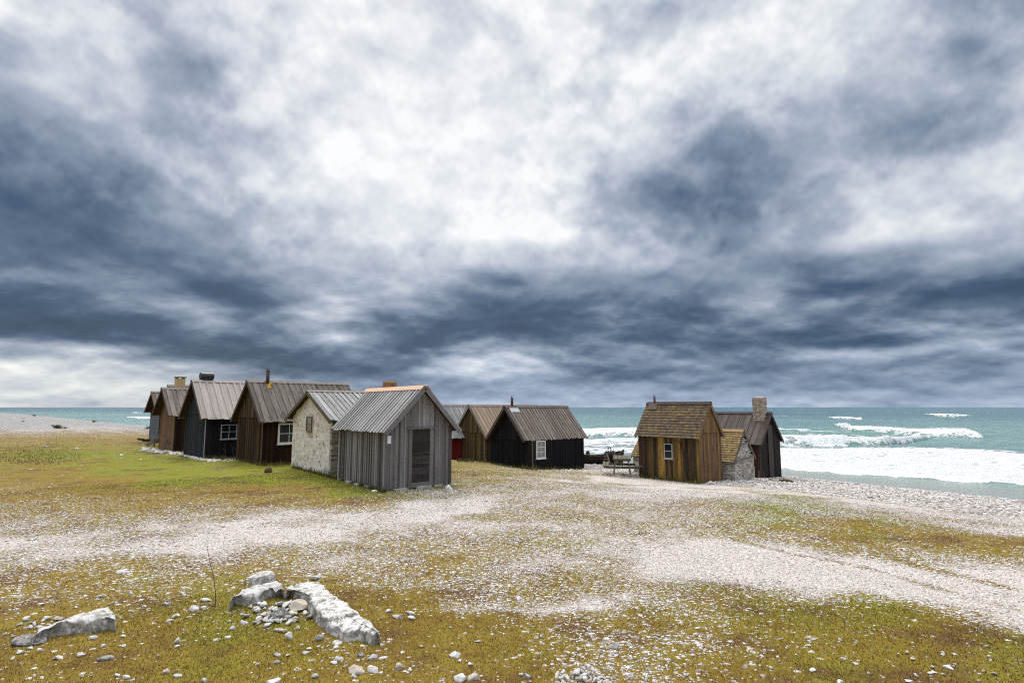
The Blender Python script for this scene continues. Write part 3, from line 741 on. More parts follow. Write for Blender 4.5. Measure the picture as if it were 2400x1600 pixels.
    def roof(s, mt, rib=.2, ribw=.06, ribh=.022, style='rib', ridge=None, barge=None, ridge_w=.15, soffit=None):
        mb = s.mb(); sf = s.mb(); v0, v1 = -s.og, s.L+s.og
        for side in (0, 1):
            o, dn, no, ln = s.slope(side)
            # boarding under the cover, coloured dark to stand for shade under the eaves
            sf.box(o+np.array([0, v0+.03, 0])-no*.0+dn*.0, (0, v1-v0-.06, 0), dn*(ln-.03), no*.018)
            n = max(3, int(round((v1-v0)/rib))); w = (v1-v0)/n
            if style == 'shingle':
                rows = max(4, int(round(ln/rib))); ex = ln/rows
                for r in range(rows):
                    d0 = ln-(r+1)*ex; v = v0+random.uniform(-.06, 0)
                    while v < v1:
                        ww = random.uniform(.075, .13); a = max(v, v0); b_ = min(v+ww-.004, v1)
                        if b_ > a+.02:
                            lj = random.uniform(-.012, .014); e = ex*1.25
                            p = o+dn*(d0-.25*ex)+no*(.019+.004)+np.array([0, a, 0])
                            q = dn*(e+lj)+no*random.uniform(.018, .028)
                            mb.box(p, (0, b_-a, 0), q, no*.014)
                        v += ww
            else:
                for i in range(n):
                    a = v0+i*w; jl = random.uniform(-.045, .04); jh = random.uniform(0, .010)
                    mb.box(o+np.array([0, a+.003, 0])+no*(.019+jh), (0, w-.006, 0), dn*(ln+jl), no*.018)
                    if style == 'rib':
                        jj = random.uniform(-.03, .045); ww = ribw*random.uniform(.85, 1.15)
                        mb.box(o+np.array([0, a-ww/2 if i else a, 0])+no*.048, (0, ww if i else ww*.6, 0), dn*(ln+jj), no*ribh)
                    elif style == 'over':
                        jj = random.uniform(-.03, .04); ww = w*.56*random.uniform(.9, 1.1)
                        mb.box(o+np.array([0, max(a-ww/2, v0), 0])+no*.048, (0, ww, 0), dn*(ln+jj), no*.02)
        s.roof_o = mb.build('roof', mt, s.root); sf.build('soffit', soffit or M['darkbrown'], s.roof_o)
        rc = s.mb()
        for side in (0, 1):
            o, dn, no, ln = s.slope(side)
            rc.box(o+np.array([0, v0-.02, 0])+no*(.067 if style != 'shingle' else .058)+np.array([0, 0, .012 if side else 0]), (0, v1-v0+.04, 0), dn*ridge_w, no*.02)
        s.ridge = rc.build('ridge_cap', ridge or M['ridge'], s.roof_o)
        for v in (v0-.012, v1-.010):
            bb = s.mb()
            for side in (0, 1):
                o, dn, no, ln = s.slope(side)
                bb.box(o+np.array([0, v, 0])-no*.085, (0, .022, 0), dn*(ln-.005), no*.13)
            bb.build('barge_board', barge or M['ridge'], s.root)
    def on_slope(s, side, v, d, h=.07):
        o, dn, no, ln = s.slope(side); return o+np.array([0, v, 0])+dn*d+no*h
    def window(s, side, t, z, w, h, cols, rows, fm, gm, fw=.05, sill=True, depth=.05, label=None):
        """side 'e0' (near eave wall) or 'g0' (near gable)"""
        def box(m, t0, t1, z0, z1, d0, d1):
            if side == 'e0': m.box((-d0, t0, z0), (0, t1-t0, 0), (0, 0, z1-z0), (-(d1-d0), 0, 0))
            else: m.box((t0, -d0, z0), (t1-t0, 0, 0), (0, 0, z1-z0), (0, -(d1-d0), 0))
        D = .025
        f = s.mb()
        box(f, t-w/2, t-w/2+fw, z, z+h, D, D+depth); box(f, t+w/2-fw, t+w/2, z, z+h, D, D+depth)
        box(f, t-w/2+fw, t+w/2-fw, z, z+fw, D, D+depth-.002); box(f, t-w/2+fw, t+w/2-fw, z+h-fw, z+h, D, D+depth-.002)
        iw = w-2*fw; ih = h-2*fw; mw = .025
        for c in range(1, cols): box(f, t-iw/2+iw*c/cols-mw/2, t-iw/2+iw*c/cols+mw/2, z+fw, z+h-fw, D+.012, D+depth-.008)
        for r in range(1, rows): box(f, t-iw/2, t+iw/2, z+fw+ih*r/rows-mw/2, z+fw+ih*r/rows+mw/2, D+.012, D+depth-.010)
        fr = f.build('window', fm, s.root)
        if label: fr['label'] = label
        p = s.mb(); box(p, t-iw/2-.01, t+iw/2+.01, z+fw-.01, z+h-fw+.01, D+.003, D+depth-.02); p.build('pane', gm, fr)
        if sill: q = s.mb(); box(q, t-w/2-.03, t+w/2+.03, z-.035, z-.002, D, D+depth+.03); q.build('sill', fm, fr)
        return fr
    def pipe(s, v, d, hgt, rad, mt, flash=None, side=0, cowl=True, fl=(.34, .3), fl_lichen=False):
        a = s.on_slope(side, v, d, 0.)
        p = s.mb(); p.tube([a, a+np.array([0, 0, hgt+.0])], rad, 12)
        po = p.build('stovepipe', mt, s.roof_o, True)
        if cowl:
            c = s.mb(); t = a+np.array([0, 0, hgt])
            c.tube([t+np.array([0, 0, .07]), t+np.array([0, 0, .085])], [rad*1.7, rad*1.5], 12)
            for k in range(3):
                an = k*2.1; q = np.array([math.cos(an)*rad*.95, math.sin(an)*rad*.95, 0])
                c.beam(t+q-np.array([0, 0, .03]), t+q+np.array([0, 0, .075]), .012, .012)
            c.build('cowl', mt, po)
        if flash:
            o, dn, no, ln = s.slope(side); f = s.mb()
            if fl_lichen:
                for k in range(14):
                    an = random.random()*6.28; rr = random.uniform(.03, fl[0]*.5); cpt = o+np.array([0, v+math.cos(an)*rr, 0])+dn*(d+math.sin(an)*rr*1.1+.02)+no*.06
                    f.box(cpt-dn*.06-np.array([0, .06, 0]), (0, random.uniform(.09, .14), 0), dn*random.uniform(.09, .15), no*random.uniform(.014, .03))
            else:
                f.box(o+np.array([0, v-fl[0]/2, 0])+dn*max(.02, d-fl[1]*.5)+no*.068, (0, fl[0], 0), dn*fl[1], no*.012)
            f.build('flashing', flash, s.roof_o)
        return po

def stones_on(m, pt, ln, ztop, zbot, ch=(.07, .15), cw=(.14, .42), depth=.12, jit=.012, out=.03):
    """courses of rough stones on a wall face; pt(t, d, z) maps to hut space, ztop(t) clips"""
    z = zbot; zmax = max(ztop(ln*k/20) for k in range(21))
    while z < zmax:
        h = random.uniform(*ch); t = -random.uniform(0, .1)
        while t < ln:
            w = random.uniform(*cw); a, b = max(t, -.02), min(t+w, ln+.02)
            mid = (a+b)/2
            zt = min(ztop(np.clip(a, 0, ln)), ztop(np.clip(b, 0, ln)))
            if b-a > .04 and zt > z+.03:
                h2 = min(h, zt-z)*random.uniform(.86, .98); o = random.uniform(0, out)
                J = lambda: random.uniform(-jit, jit)
                q = []
                for zz in (z, z+h2):
                    sl = .25*jit
                    q += [(a+.004+J()*.4, o+.0+J()), (b-.004+J()*.4, o+J()), (b-.004, -depth), (a+.004, -depth)]
                lo = [pt(u_, d_, z+J()*.5) for u_, d_ in q[:4]]; hi = [pt(u_, d_, z+h2+J()*.5) for u_, d_ in q[4:]]
                m.poly8(lo+hi)
            t += w
        z += h*.98

# ---- far left: grey hut mostly hidden
fb = [-18.483, 30.768, 2.395, 2.521, 3.404, 2.238, 3.474, 0.31, 0.447]
h = Hut('fishing_hut', 'farthest left hut, blue-grey boards, half hidden behind the brown hut', [-24.0, 38.3, 2.39, 2.40, 3.2, 2.32, 3.47, .30, .4], -1, -.02)
h.walls(M['tarblue'], None, .2); h.roof(M['brownroof'], .22, .06)
b_ = h.mb()
for k in range(9): b_.box((.15, -.05-.0, .12+k*.2), (h.W-.3, 0, 0), (0, 0, .19), (0, -.022, 0))
b_.build('cladding', wood('blue_grey_horizontal_boards', rp((.11,.125,.145),(.15,.165,.185),(.125,.14,.16)), .3, .3), h.root)
hz_ = Hut('fishing_hut', 'hut of which only a sliver of grey ridge shows above the brown hut', [-20.7, 34.6, 2.39, 2.5, 3.2, 2.3, 3.78, .25, .3], -1, -.02)
hz_.walls(M['darkbrown'], None, .16); hz_.roof(M['brownroof'], .24, .1, .02, 'over')
# ---- brown hut with the plastered chimney
h = Hut('fishing_hut', 'brown board hut with a tan plastered chimney behind its ridge', fb, -1, -.02)
h.walls(M['brown'], M['redblack'], .17, 0); h.roof(M['brownroof'], .26, .11, .02, 'over', None, M['darkbarge'])
def chimney_block(h, u, v, w, l, z0, z1, mt, cap=None, capz=.05, legs=True):
    c = h.mb(); c.box((u-w/2, v-l/2, z0), (w, 0, 0), (0, 0, z1-z0), (0, l, 0)); co_ = c.build('chimney', mt, h.roof_o)
    if cap:
        k = h.mb()
        if legs:
            for du in (-1, 1):
                for dv in (-1, 1): k.box((u+du*(w/2-.05)-.045, v+dv*(l/2-.05)-.045, z1+.001), (.09, 0, 0), (0, 0, .07), (0, .09, 0))
        zz = z1+(.072 if legs else .002)
        k.box((u-w/2-.05, v-l/2-.05, zz), (w+.1, 0, 0), (0, 0, capz), (0, l+.1, 0)); k.build('chimney_cap', cap, co_)
    return co_
chimney_block(h, h.W/2+.42, .58, .42, .44, 2.7, 4.06, M['tanplaster'], M['slab'])
hk = h.mb(); hk.box((.35, -.05, .45), (.5, 0, 0), (0, 0, .03), (0, -.02, 0)); hk.box((.9, -.05, .42), (.05, 0, 0), (0, 0, .22), (0, -.025, 0)); hk.build('latch', M['darkiron'], h.root)
# ---- black hut with the pale roof and the drum
h = Hut('fishing_hut', 'black hut with a pale pinkish board roof and a black drum on the ridge', [-14.493, 26.576, 2.388, 2.836, 3.828, 2.117, 3.707, 0.25, 0.326], -1, -.01)
h.walls(M['tarblue'], M['tar'], .115, 0, split=2.12); h.roof(M['paleroof'], .33, .09, .03, 'rib', plain('pale_ridge', (.44,.38,.34), .9, .2), M['darkbarge'])
h.window('e0', 1.02, .88, .74, .70, 2, 2, M['greypaint'], M['glass'], .035)
q = h.mb(); c0 = np.array([h.W/2+.05, .07, h.hr+.24]); q.tube([c0+np.array([0, t, 0]) for t in (-.02, 0, .02, .29, .56, .58, .60)], [.15, .187, .19, .187, .19, .187, .15], 20); ch = q.build('chimney_drum', M['darkiron'], h.roof_o, False)
q = h.mb(); q.box((h.W/2-.10, .17, h.hr-.1), (.30, 0, 0), (0, 0, .24), (0, .4, 0)); q.build('drum_base', M['darkiron'], ch)
q = h.mb(); q.box((-.055, -.06, -.2), (.03, 0, 0), (0, 0, 2.2), (0, .03, 0)); q.build('corner_strip', M['greypaint'], h.root)
# ---- dark brown hut with stovepipe and white window
h = Hut('fishing_hut', 'dark brown hut with a stovepipe ringed by yellow lichen and a white window', [-10.618, 23.979, 2.347, 3.024, 4.348, 2.093, 3.566, 0.344, 0.274], -1, -.01)
h.walls(M['darkbrown'], M['redblack'], .105, .035, split=2.0, skip=(('e0', .5, 1.7),)); h.roof(M['mossroof'], .27, .12, .022, 'over', None, M['darkbarge'])
h.window('e0', 1.09, .82, .98, .90, 2, 2, M['white'], M['glass'], .075)
h.pipe(.58, .22, .66, .075, M['iron'], M['lichen'], fl=(.42, .3), fl_lichen=True)
# ---- whitewashed stone hut
st = Hut('stone_hut', 'whitewashed rubble stone hut with a small gable window and grey board roof', [-6.369, 19.846, 2.26, 4.141, 4.3, 2.076, 2.985, 0.385, 0.218], -1, -.01)
st.m = (st.hr-st.he)/(st.W/2)
def stone_shell(h, mt, name='wall'):
    m = h.mb(); c = .0; zl = -.3; nu, nz = 70, 60; vs = []; fs = []
    def skin(x, z): return (fbm(np.array([x*3.1]), np.array([z*3.4]), 3, 5)[0]-.5)*.10
    def face(p, ln, top):
        o = len(vs)
        for i in range(nu+1):
            t = ln*i/nu
            for k in range(nz+1):
                z = zl+(top(t)-zl)*k/nz; d = skin(t+o*.01, z) if 0 < i < nu else 0.
                vs.append(p(t, d, z))
        for i in range(nu):
            for k in range(nz): a = o+i*(nz+1)+k; fs.append((a, a+nz+1, a+nz+2, a+1))
    face(lambda t, d, z: (t, -d, z), h.W, lambda t: h.top(t)-.02)
    face(lambda t, d, z: (t, h.L+d, z), h.W, lambda t: h.top(t)-.02)
    face(lambda t, d, z: (-d, t, z), h.L, lambda t: h.he-.02)
    face(lambda t, d, z: (h.W+d, t, z), h.L, lambda t: h.he-.02)
    m.mesh(vs, fs); return m.build(name, mt, h.root, True)
stone_shell(st, M['rubble'])
m_ = st.mb(); stones_on(m_, lambda t, d, z: (-d-.02, t, z), st.L, lambda t: st.he-.03, -.15, (.05, .11), (.18, .5), .14, .02, .05)
m_.build('side_wall', stone_mat('lichened_grey_flat_stones', rp((.36,.32,.27),(.46,.42,.36),(.27,.235,.20),(.33,.28,.20)), .0, .6, 1.5), st.root)
st.roof(M['stoneroof'], .21, .05, .02, 'over', None, wood('dark_barge_boards', rp((.10,.075,.05),(.14,.11,.075)), .4, .4))
wf = st.window('g0', 2.13, 1.47, .56, .58, 1, 2, wood('brown_window_frame', rp((.14,.10,.075),(.17,.12,.09)), .3, .3), M['glassgrey'], .045, False)
pl = st.mb()
for k in range(26):
    an = k/26*6.283; r0 = .20+.05*math.sin(an*3+1); cx, cz = 2.13+math.cos(an)*(r0+.13), 1.74+math.sin(an)*(r0+.14)
    pl.box((cx-.08, .012, cz-.09), (.17, 0, 0), (0.02, 0, .19), (0, -.034-random.random()*.014, 0))
pl.build('plaster_patch', M['pinkplaster'], st.root)

# ---- silver grey hut in front
gh = Hut('fishing_hut', 'silver-grey board hut with a closed slatted door and fresh pine ridge boards', [-3.663, 16.335, 0.686, 2.208, 3.339, 1.834, 3.001, 0.176, 0.319], 1, 0.)
u0, u1, zd0, zd1 = .83, 1.44, .18, 1.76
gh.walls(M['grey'], None, .148, .042, raise_=.05, skip=(('g0', u0-.12, u1+.12),)); gh.roof(M['greyroof'], .205, .075, .026, 'rib', M['freshridge'], M['grey'], .17)
d_ = gh.mb(); z = zd0
while z < zd1-.02:
    hh = random.uniform(.085, .125); hh = min(hh, zd1-z); tt = random.uniform(0, .012)
    d_.box((u0, -.024, z), (u1-u0, 0, random.uniform(-.012, .012)), (0, -.004-tt, hh-.006), (0, -.022, 0)); z += hh
do = d_.build('door', M['greydark'], gh.root)
j_ = gh.mb()
j_.box((u0-.10, -.024, .02), (.098, 0, 0), (0, 0, zd1-.02), (0, -.045, 0)); j_.box((u1+.002, -.024, .02), (.098, 0, 0), (0, 0, zd1-.02), (0, -.045, 0))
j_.box((u0+.0, -.024, .03), (u1-u0, 0, 0), (0, 0, zd0-.035), (0, -.040, 0))
j_.build('door_frame', M['grey'], do)
k_ = gh.mb(); k_.box((u0-.2, -.024, zd1+.003), (u1-u0+.4, 0, 0), (0, 0, .035), (0, -.085, -.015)); k_.build('drip_board', M['grey'], do)
n_ = gh.mb(); n_.box((.02, -.056, 1.35), (.115, 0, 0), (0, 0, .225), (0, -.004, 0)); n_.build('paper_notice', M['paper'], gh.root)
c_ = chimney_block(gh, gh.W/2+.42, 2.85, .36, .36, 2.3, 3.20, M['brick'])
cc = gh.mb(); cc.tube([np.array([gh.W/2+.42, 2.85, z_]) for z_ in (3.195, 3.21, 3.28, 3.295)], [.20, .24, .24, .19], 14); cc.build('chimney_cap', M['brickcap'], c_)
FST = stone_mat('foundation_stones', rp((.38,.34,.29),(.50,.46,.41),(.33,.24,.15)), .3, .4, 1.5, False)
for (u, v, w, l) in [(.1,.15,.34,.3),(.45,-.02,.4,.3),(1.25,-.03,.55,.3),(1.75,.0,.3,.26),(2.12,.12,.28,.3),(.02,1.0,.3,.35),(.02,1.7,.3,.3),(.02,2.4,.34,.35),(.1,3.2,.35,.3),(2.15,1.5,.35,.4),(2.15,3.1,.3,.3),(1.1,3.25,.4,.3)]:
    stp = [(u+a*w/2*random.uniform(.8, 1.1), v+b*l/2*random.uniform(.8, 1.1)) for a, b in ((-1,-1),(1,-1),(1,1),(-1,1))]; tp = .06+random.uniform(-.012, .006)
    fo = gh.mb(); fo.poly8([(a, b, -.2) for a, b in stp]+[(a*.97+u*.03, b*.97+v*.03, tp) for a, b in stp]); fo.build('foundation_stone', FST, gh.root)

# ---- light roofed hut with red wall, behind
h = Hut('fishing_hut', 'hut with a light grey board roof and red wall, behind the silver-grey hut', [-4.05, 32.6, 2.18, 3.3, 5.0, 1.62, 3.26, .30, .2], -1, -.75)
h.walls(M['red'], None, .16, 0); h.roof(M['stoneroof'], .21, .07, .022, 'rib')
# ---- tan roofed hut
h = Hut('fishing_hut', 'olive-brown board hut with a tan roof, left of the black hut with white window', [-1.464, 31.196, 2.159, 3.318, 4.6, 1.607, 3.092, 0.302, 0.156], -1, -.593)
h.walls(M['olive'], None, .135, .04, split=1.6); h.roof(M['tanroof'], .23, .05, .03, 'rib')
q = h.mb(); q.box((.0, -.075, -.2), (.07, 0, 0), (0, 0, 1.8), (0, .025, 0)); q.build('corner_strip', M['drift'], h.root)
# ---- black hut with the six-pane window
h = Hut('fishing_hut', 'low black hut with a white six-pane window and a rusty stovepipe', [0.861, 28.114, 2.279, 3.039, 3.947, 1.405, 3.083, 0.03, 0.36], -1, -.655)
h.walls(M['tar'], None, .125, .04, split=1.42, skip=(('e0', .3, 1.3),)); h.roof(M['brownroof'], .20, .065, .028, 'rib', M['brownroof'], M['darkbarge'])
h.window('e0', .75, .48, .64, .89, 2, 3, M['white'], M['glasspale'], .06)
h.pipe(.14, .05, .50, .07, M['iron'], M['zinc'], fl=(.62, .42))
q = h.mb(); q.box((-.06, .12, -.3), (.025, 0, 0), (0, 0, 1.7), (0, .09, 0)); q.build('corner_strip', M['olive'], h.root)
# ---- shingled hut on the right
sh_ = Hut('fishing_hut', 'ochre-streaked board hut with a wood-shingle roof beside the picnic table', [7.293, 22.035, 0.741, 1.723, 2.719, 1.963, 3.112, 0.203, 0.114], 1, -.532)
sh_.walls(M['rustpale'], M['rust'], .115, 0, split=1.97, skip=(('e0', 1.1, 1.8),)); sh_.roof(M['shingle'], .14, style='shingle', ridge=M['rdarkroof'], barge=wood('brown_barge_boards', rp((.15,.10,.05),(.19,.125,.06)), .4, .4), ridge_w=.13)
sh_.window('e0', 1.31, .86, .39, .60, 1, 2, M['greypaint'], M['glass'], .035)
sh_.pipe(2.45, .10, .34, .045, M['iron'], M['rustplate'], fl=(.46, .38))
# ---- little dry stone shed
sd_ = Hut('stone_shed', 'small dry-stone shed with a steep yellow shingle roof between two huts', [9.164, 23.301, 0.859, 2.386, 4.6, 0.908, 1.999, 0.186, 0.054], 1, -.61, cat='shed')
co2 = sd_.mb(); vs = []
for v in (.05, sd_.L-.05): vs += [(.05, v, -.4), (sd_.W-.05, v, -.4), (sd_.W-.05, v, sd_.he), (sd_.W/2, v, sd_.hr-.06), (.05, v, sd_.he)]
co2.mesh(vs, [(0,1,2,3,4), (9,8,7,6,5), (0,5,6,1), (1,6,7,2), (2,7,8,3), (3,8,9,4), (4,9,5,0)]); co2.build('core', M['mortar'], sd_.root)
m_ = sd_.mb()
stones_on(m_, lambda t, d, z: (t, -d, z), sd_.W, lambda t: sd_.top(t)-.03, -.3, (.05, .10), (.12, .34), .12, .016, .05)
stones_on(m_, lambda t, d, z: (-d, t, z), sd_.L, lambda t: sd_.he-.03, -.3, (.05, .10), (.12, .40), .12, .016, .05)
stones_on(m_, lambda t, d, z: (sd_.W+d, t, z), sd_.L, lambda t: sd_.he-.03, -.3, (.07, .12), (.2, .45), .12, .016, .05)
stones_on(m_, lambda t, d, z: (t, sd_.L+d, z), sd_.W, lambda t: sd_.top(t)-.03, -.3, (.07, .12), (.2, .45), .12, .016, .05)
m_.build('wall', M['drystone'], sd_.root)
sd_.roof(M['shingle2'], .13, style='shingle', ridge=wood('ochre_ridge', rp((.30,.21,.10),(.34,.24,.12)), .3, .3), barge=wood('grey_brown_barge', rp((.10,.085,.07),(.12,.10,.085)), .3, .3))
q = sd_.mb(); q.box((.02, -.08, .74), (2.2, 0, .1), (0, 0, .10), (0, .05, 0)); q.box((.75, -.075, 1.40), (.9, 0, .05), (0, 0, .07), (0, .05, 0)); q.build('tie_beam', M['drift'], sd_.root)
# ---- dark hut with stone chimney
rd = Hut('fishing_hut', 'dark brown hut nearest the surf with a stout stone chimney', [11.789, 26.915, 0.867, 3.402, 4.3, 1.726, 3.037, 0.229, 0.184], 1, -.95)
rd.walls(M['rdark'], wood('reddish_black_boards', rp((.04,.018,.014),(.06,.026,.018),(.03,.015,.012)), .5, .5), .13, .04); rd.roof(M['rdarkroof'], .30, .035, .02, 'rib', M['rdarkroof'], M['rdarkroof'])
q = rd.mb(); q.box((1.25, -.075, -.3), (.75, 0, 0), (0, 0, 2.75), (0, -.02, 0)); q.build('boarded_door', M['rdark'], rd.root)
cm = MB(1); cw, cl = .52, .50; cu, cv = rd.W/2-.28, .28
for f_ in range(4):
    def pt(t, d, z, f_=f_):
        if f_ == 0: return (cu-cw/2+t, cv-cl/2-d, z)
        if f_ == 1: return (cu-cw/2+t, cv+cl/2+d, z)
        if f_ == 2: return (cu-cw/2-d, cv-cl/2+t, z)
        return (cu+cw/2+d, cv-cl/2+t, z)
    stones_on(cm, pt, cw if f_ < 2 else cl, lambda t: 3.84, 2.5, (.07, .12), (.1, .26), .1, .018, .03)
chm = cm.build('chimney', M['chimneystone'], rd.roof_o)
q = rd.mb(); q.box((cu-cw/2+.03, cv-cl/2+.03, 2.4), (cw-.06, 0, 0), (0, 0, 1.37), (0, cl-.06, 0)); q.build('chimney_core', M['mortar'], chm)
q = rd.mb(); q.tube([np.array([cu, cv, z_]) for z_ in (3.76, 3.84, 3.89)], [.27, .23, .12], 10); q.build('chimney_crown', M['chimneystone'], chm)
#PART3#
# ------------------------------------------------------------------ rocks
def ico(sub):
    import bmesh
    bm = bmesh.new(); bmesh.ops.create_icosphere(bm, subdivisions=sub, radius=1)
    v = np.array([x.co[:] for x in bm.verts]); f = np.array([[q.index for q in x.verts] for x in bm.faces]); bm.free(); return v, f
ICO = {k: ico(k) for k in (1, 2, 3, 5)}
def rock_shape(sub, size, seed, cuts=7, rough=.12, flat=.0, box=0.):
    """a stone: a ball squared off, cut by random planes, then pitted; base at z = 0"""
    v, f = ICO[sub]; v = v.copy(); rg = np.random.default_rng(seed)
    if box: v = np.sign(v)*np.abs(v)**(1-box)*(1+.15*box); v /= np.maximum(1, np.abs(v).max(1, keepdims=True)**.5)
    for _ in range(cuts):
        n = rg.normal(size=3); n[2] *= .8; n /= np.linalg.norm(n); d = rg.uniform(.36, .74)
        k = v@n; v = v-np.where(k > d, k-d, 0)[:, None]*n
    a, b_, c = rg.uniform(0, 50, 3)
    q = v*2.1
    dn = (fbm(q[:, 0]+a+q[:, 2], q[:, 1]+b_-q[:, 2]*.7, 4, int(seed) % 97)-.5)
    nr = v/np.maximum(np.linalg.norm(v, axis=1, keepdims=True), 1e-6)
    v = v+nr*dn[:, None]*rough*2
    if sub >= 3:
        q = v*7; d2 = fbm(q[:, 0]+c-q[:, 2], q[:, 1]+a+q[:, 2]*.8, 4, 5)-.5; v = v+nr*d2[:, None]*rough*.8
    v = v*np.asarray(size)*.5
    return v, f
MS = dict(
 white = stone_mat('white_limestone', rp((.66,.63,.59),(.76,.735,.70),(.82,.80,.775)), .0, .25, 2.2, False),
 grey = stone_mat('grey_limestone', rp((.30,.28,.265),(.40,.38,.36),(.50,.475,.45)), .6, .6, 2., False),
 tan = stone_mat('buff_limestone', rp((.50,.43,.345),(.58,.51,.42)), .0, .3, 2.2, False),
 dark = stone_mat('dark_lichened_stone', rp((.13,.12,.11),(.20,.185,.17)), .45, .5, 2.4, False),
 lichen = stone_mat('lichen_spotted_limestone', rp((.30,.275,.24),(.38,.35,.31),(.44,.41,.365)), 1., .8, 2.0, False),
 lichen2 = stone_mat('grey_black_lichened_limestone', rp((.34,.32,.29),(.44,.42,.385)), .85, .7, 2.0, False),
 brown = plain('brown_peat_lump', (.13,.075,.04), 1., .5, 30))
def rock(px, py, wpx, label, m='white', dep=.75, hgt=.5, yaw=None, sub=3, sink=.22, group=None, seed=None, cuts=7, rough=.12, box=0., name='stone', cat='stone', tilt=0.):
    x, y, z = at(px, py); w = wpx*math.hypot(y, H-z)/F; seed = seed if seed is not None else int(px*7+py*13)
    v, f = rock_shape(sub, (w, w*dep, w*hgt), seed, cuts, rough, box=box)
    o = np_mesh(name, v, f, MS[m], sub >= 5)
    yaw = random.uniform(-.5, .5) if yaw is None else yaw
    o.location = (x, y, g1(x, y)+w*hgt*(.5-sink)); o.rotation_euler = (0, tilt, yaw)
    return tag(o, label, cat, group)
# the slab in the moss: two long pieces end to end
def rock_at(p0, p1, wid, hgt, label, m, seed, sink=.3, cuts=9, rough=.10, box=.45, name='boulder', tilt=0.):
    (x0, y0, z0), (x1, y1, z1) = at(*p0), at(*p1); L = math.hypot(x1-x0, y1-y0)
    v, f = rock_shape(5, (L, wid, hgt), seed, cuts, rough, box=box)
    o = np_mesh(name, v, f, MS[m], True); cx, cy = (x0+x1)/2, (y0+y1)/2
    o.location = (cx, cy, g1(cx, cy)+hgt*(.5-sink)); o.rotation_euler = (0, tilt, math.atan2(y1-y0, x1-x0))
    return tag(o, label, 'rock')
def at_h(px, py, h):
    d = ray(px, py); t = np.exp(np.linspace(math.log(2), math.log(60), 6000)); z = H+t*d[2]-ground(t*d[0], t*d[1])-h
    i = int(np.argmax(z < 0)); return np.array([t[i]*d[0], t[i]*d[1]])
def outcrop(top, foot, h, label, m, seed, cracks=(), tilt=0.):
    """a half-buried ledge: 'top' points lie along its upper edge, 'foot' points where its near face meets the moss"""
    pts = [at_h(px, py, h*.95) for px, py in top]+[at_h(px, py, .0) for px, py in foot]
    pts = np.array(pts); n = 150; L = np.r_[0, np.cumsum(np.linalg.norm(np.diff(np.vstack([pts, pts[:1]]), axis=0), axis=1))]
    q = np.linspace(0, L[-1], n, endpoint=False); cl = np.vstack([pts, pts[:1]]); ox = np.interp(q, L, cl[:, 0]); oy = np.interp(q, L, cl[:, 1])
    k = fbm(q*6, q*0+seed, 3, seed)-.5
    c = pts.mean(0); A_ = pts-c; u_, s_, vt = np.linalg.svd(A_, full_matrices=False); ax = vt[0]
    # rings shrink towards the long axis, so the ledge keeps its length
    rel = np.stack([ox, oy], -1)-c; tt = rel@ax; cc = c+np.outer(tt*.55, ax)
    prof = [(1.05, -.12), (1.03, .12), (1.0, .45), (.985, .72), (.96, .88), (.91, .97), (.80, 1.03), (.66, 1.05), (.52, 1.04), (.38, 1.06), (.24, 1.05), (.1, 1.06), (0., 1.06)]
    V = []
    for f_, zz in prof:
        xy = cc+(np.stack([ox, oy], -1)-cc)*f_; out = (np.stack([ox, oy], -1)-cc); out /= np.maximum(np.linalg.norm(out, axis=1, keepdims=True), 1e-6)
        w = min(1, f_*1.3)
        xy = xy+out*(k*.10*w)[:, None]
        nz = (fbm(xy[:, 0]*3.2+seed, xy[:, 1]*3.2, 4, seed)-.5)*.55+(fbm(xy[:, 0]*13, xy[:, 1]*13, 4, seed+5)-.5)*.32
        z = h*(zz+nz*(1 if zz > .3 else .3))
        for (a, b_, dp) in cracks:
            pa, pb = at_h(*a, h), at_h(*b_, h); d_ = (pb-pa)/np.linalg.norm(pb-pa); nn = np.array([-d_[1], d_[0]]); dist = np.abs((xy-pa)@nn+ (fbm(xy[:, 0]*5, xy[:, 1]*5, 3, 2)-.5)*.12)
            z = z-dp*h*np.exp(-(dist/.025)**2)*(zz > .3)
        out2 = (fbm(q*9, q*0+zz*3+seed, 3, seed+9)-.5)*.05
        xy = xy+out*(out2*(f_ > .9))[:, None]
        V.append(np.column_stack([xy, z]))
    N = len(prof); V = np.concatenate(V); F_ = []
    for i in range(N-1):
        for j in range(n): a = i*n+j; b_ = i*n+(j+1) % n; F_.append((a, b_, b_+n, a+n))
    gz = g1(*c); V[:, 2] += gz; V -= np.array([c[0], c[1], gz])
    o = np_mesh('boulder', V, np.array(F_), MS[m], True); o.location = (c[0], c[1], gz); return tag(o, label, 'rock')
Z8 = lambda *p: [(500+x/4.704, 1300+y/4.704) for x, y in p]
Z7 = lambda *p: [(x/3.92, 1260+y/3.92) for x, y in p]
outcrop(Z8((790,380),(900,330),(1060,292),(1170,310),(1250,380),(1380,460),(1500,540),(1580,610),(1680,680),(1790,760),(1822,850)),
        Z8((1800,960),(1740,985),(1600,945),(1430,965),(1330,890),(1200,800),(1120,720),(1020,640),(1090,600),(1050,545),(920,505),(850,450)), .125,
        'long lichen-spotted limestone slab lying across the moss', 'lichen', 5, ((Z8((1380,690))[0], Z8((1640,640))[0], .55), (Z8((1100,560))[0], Z8((1330,470))[0], .4)))
outcrop(Z8((180,500),(220,450),(300,380),(420,340),(560,310),(690,285),(750,310),(775,380)), Z8((765,440),(700,455),(560,490),(450,540),(330,560),(230,550)), .13,
        'grey blocky rock with white lichen, left of the long slab', 'lichen2', 31, ((Z8((300,470))[0], Z8((760,350))[0], .35),))
rock(602, 1378, 72, 'rounded pale rock perched behind the grey blocky rock', 'lichen2', .6, .55, .15, 5, .05, None, 4, 6, .13, .2, 'boulder', 'rock')
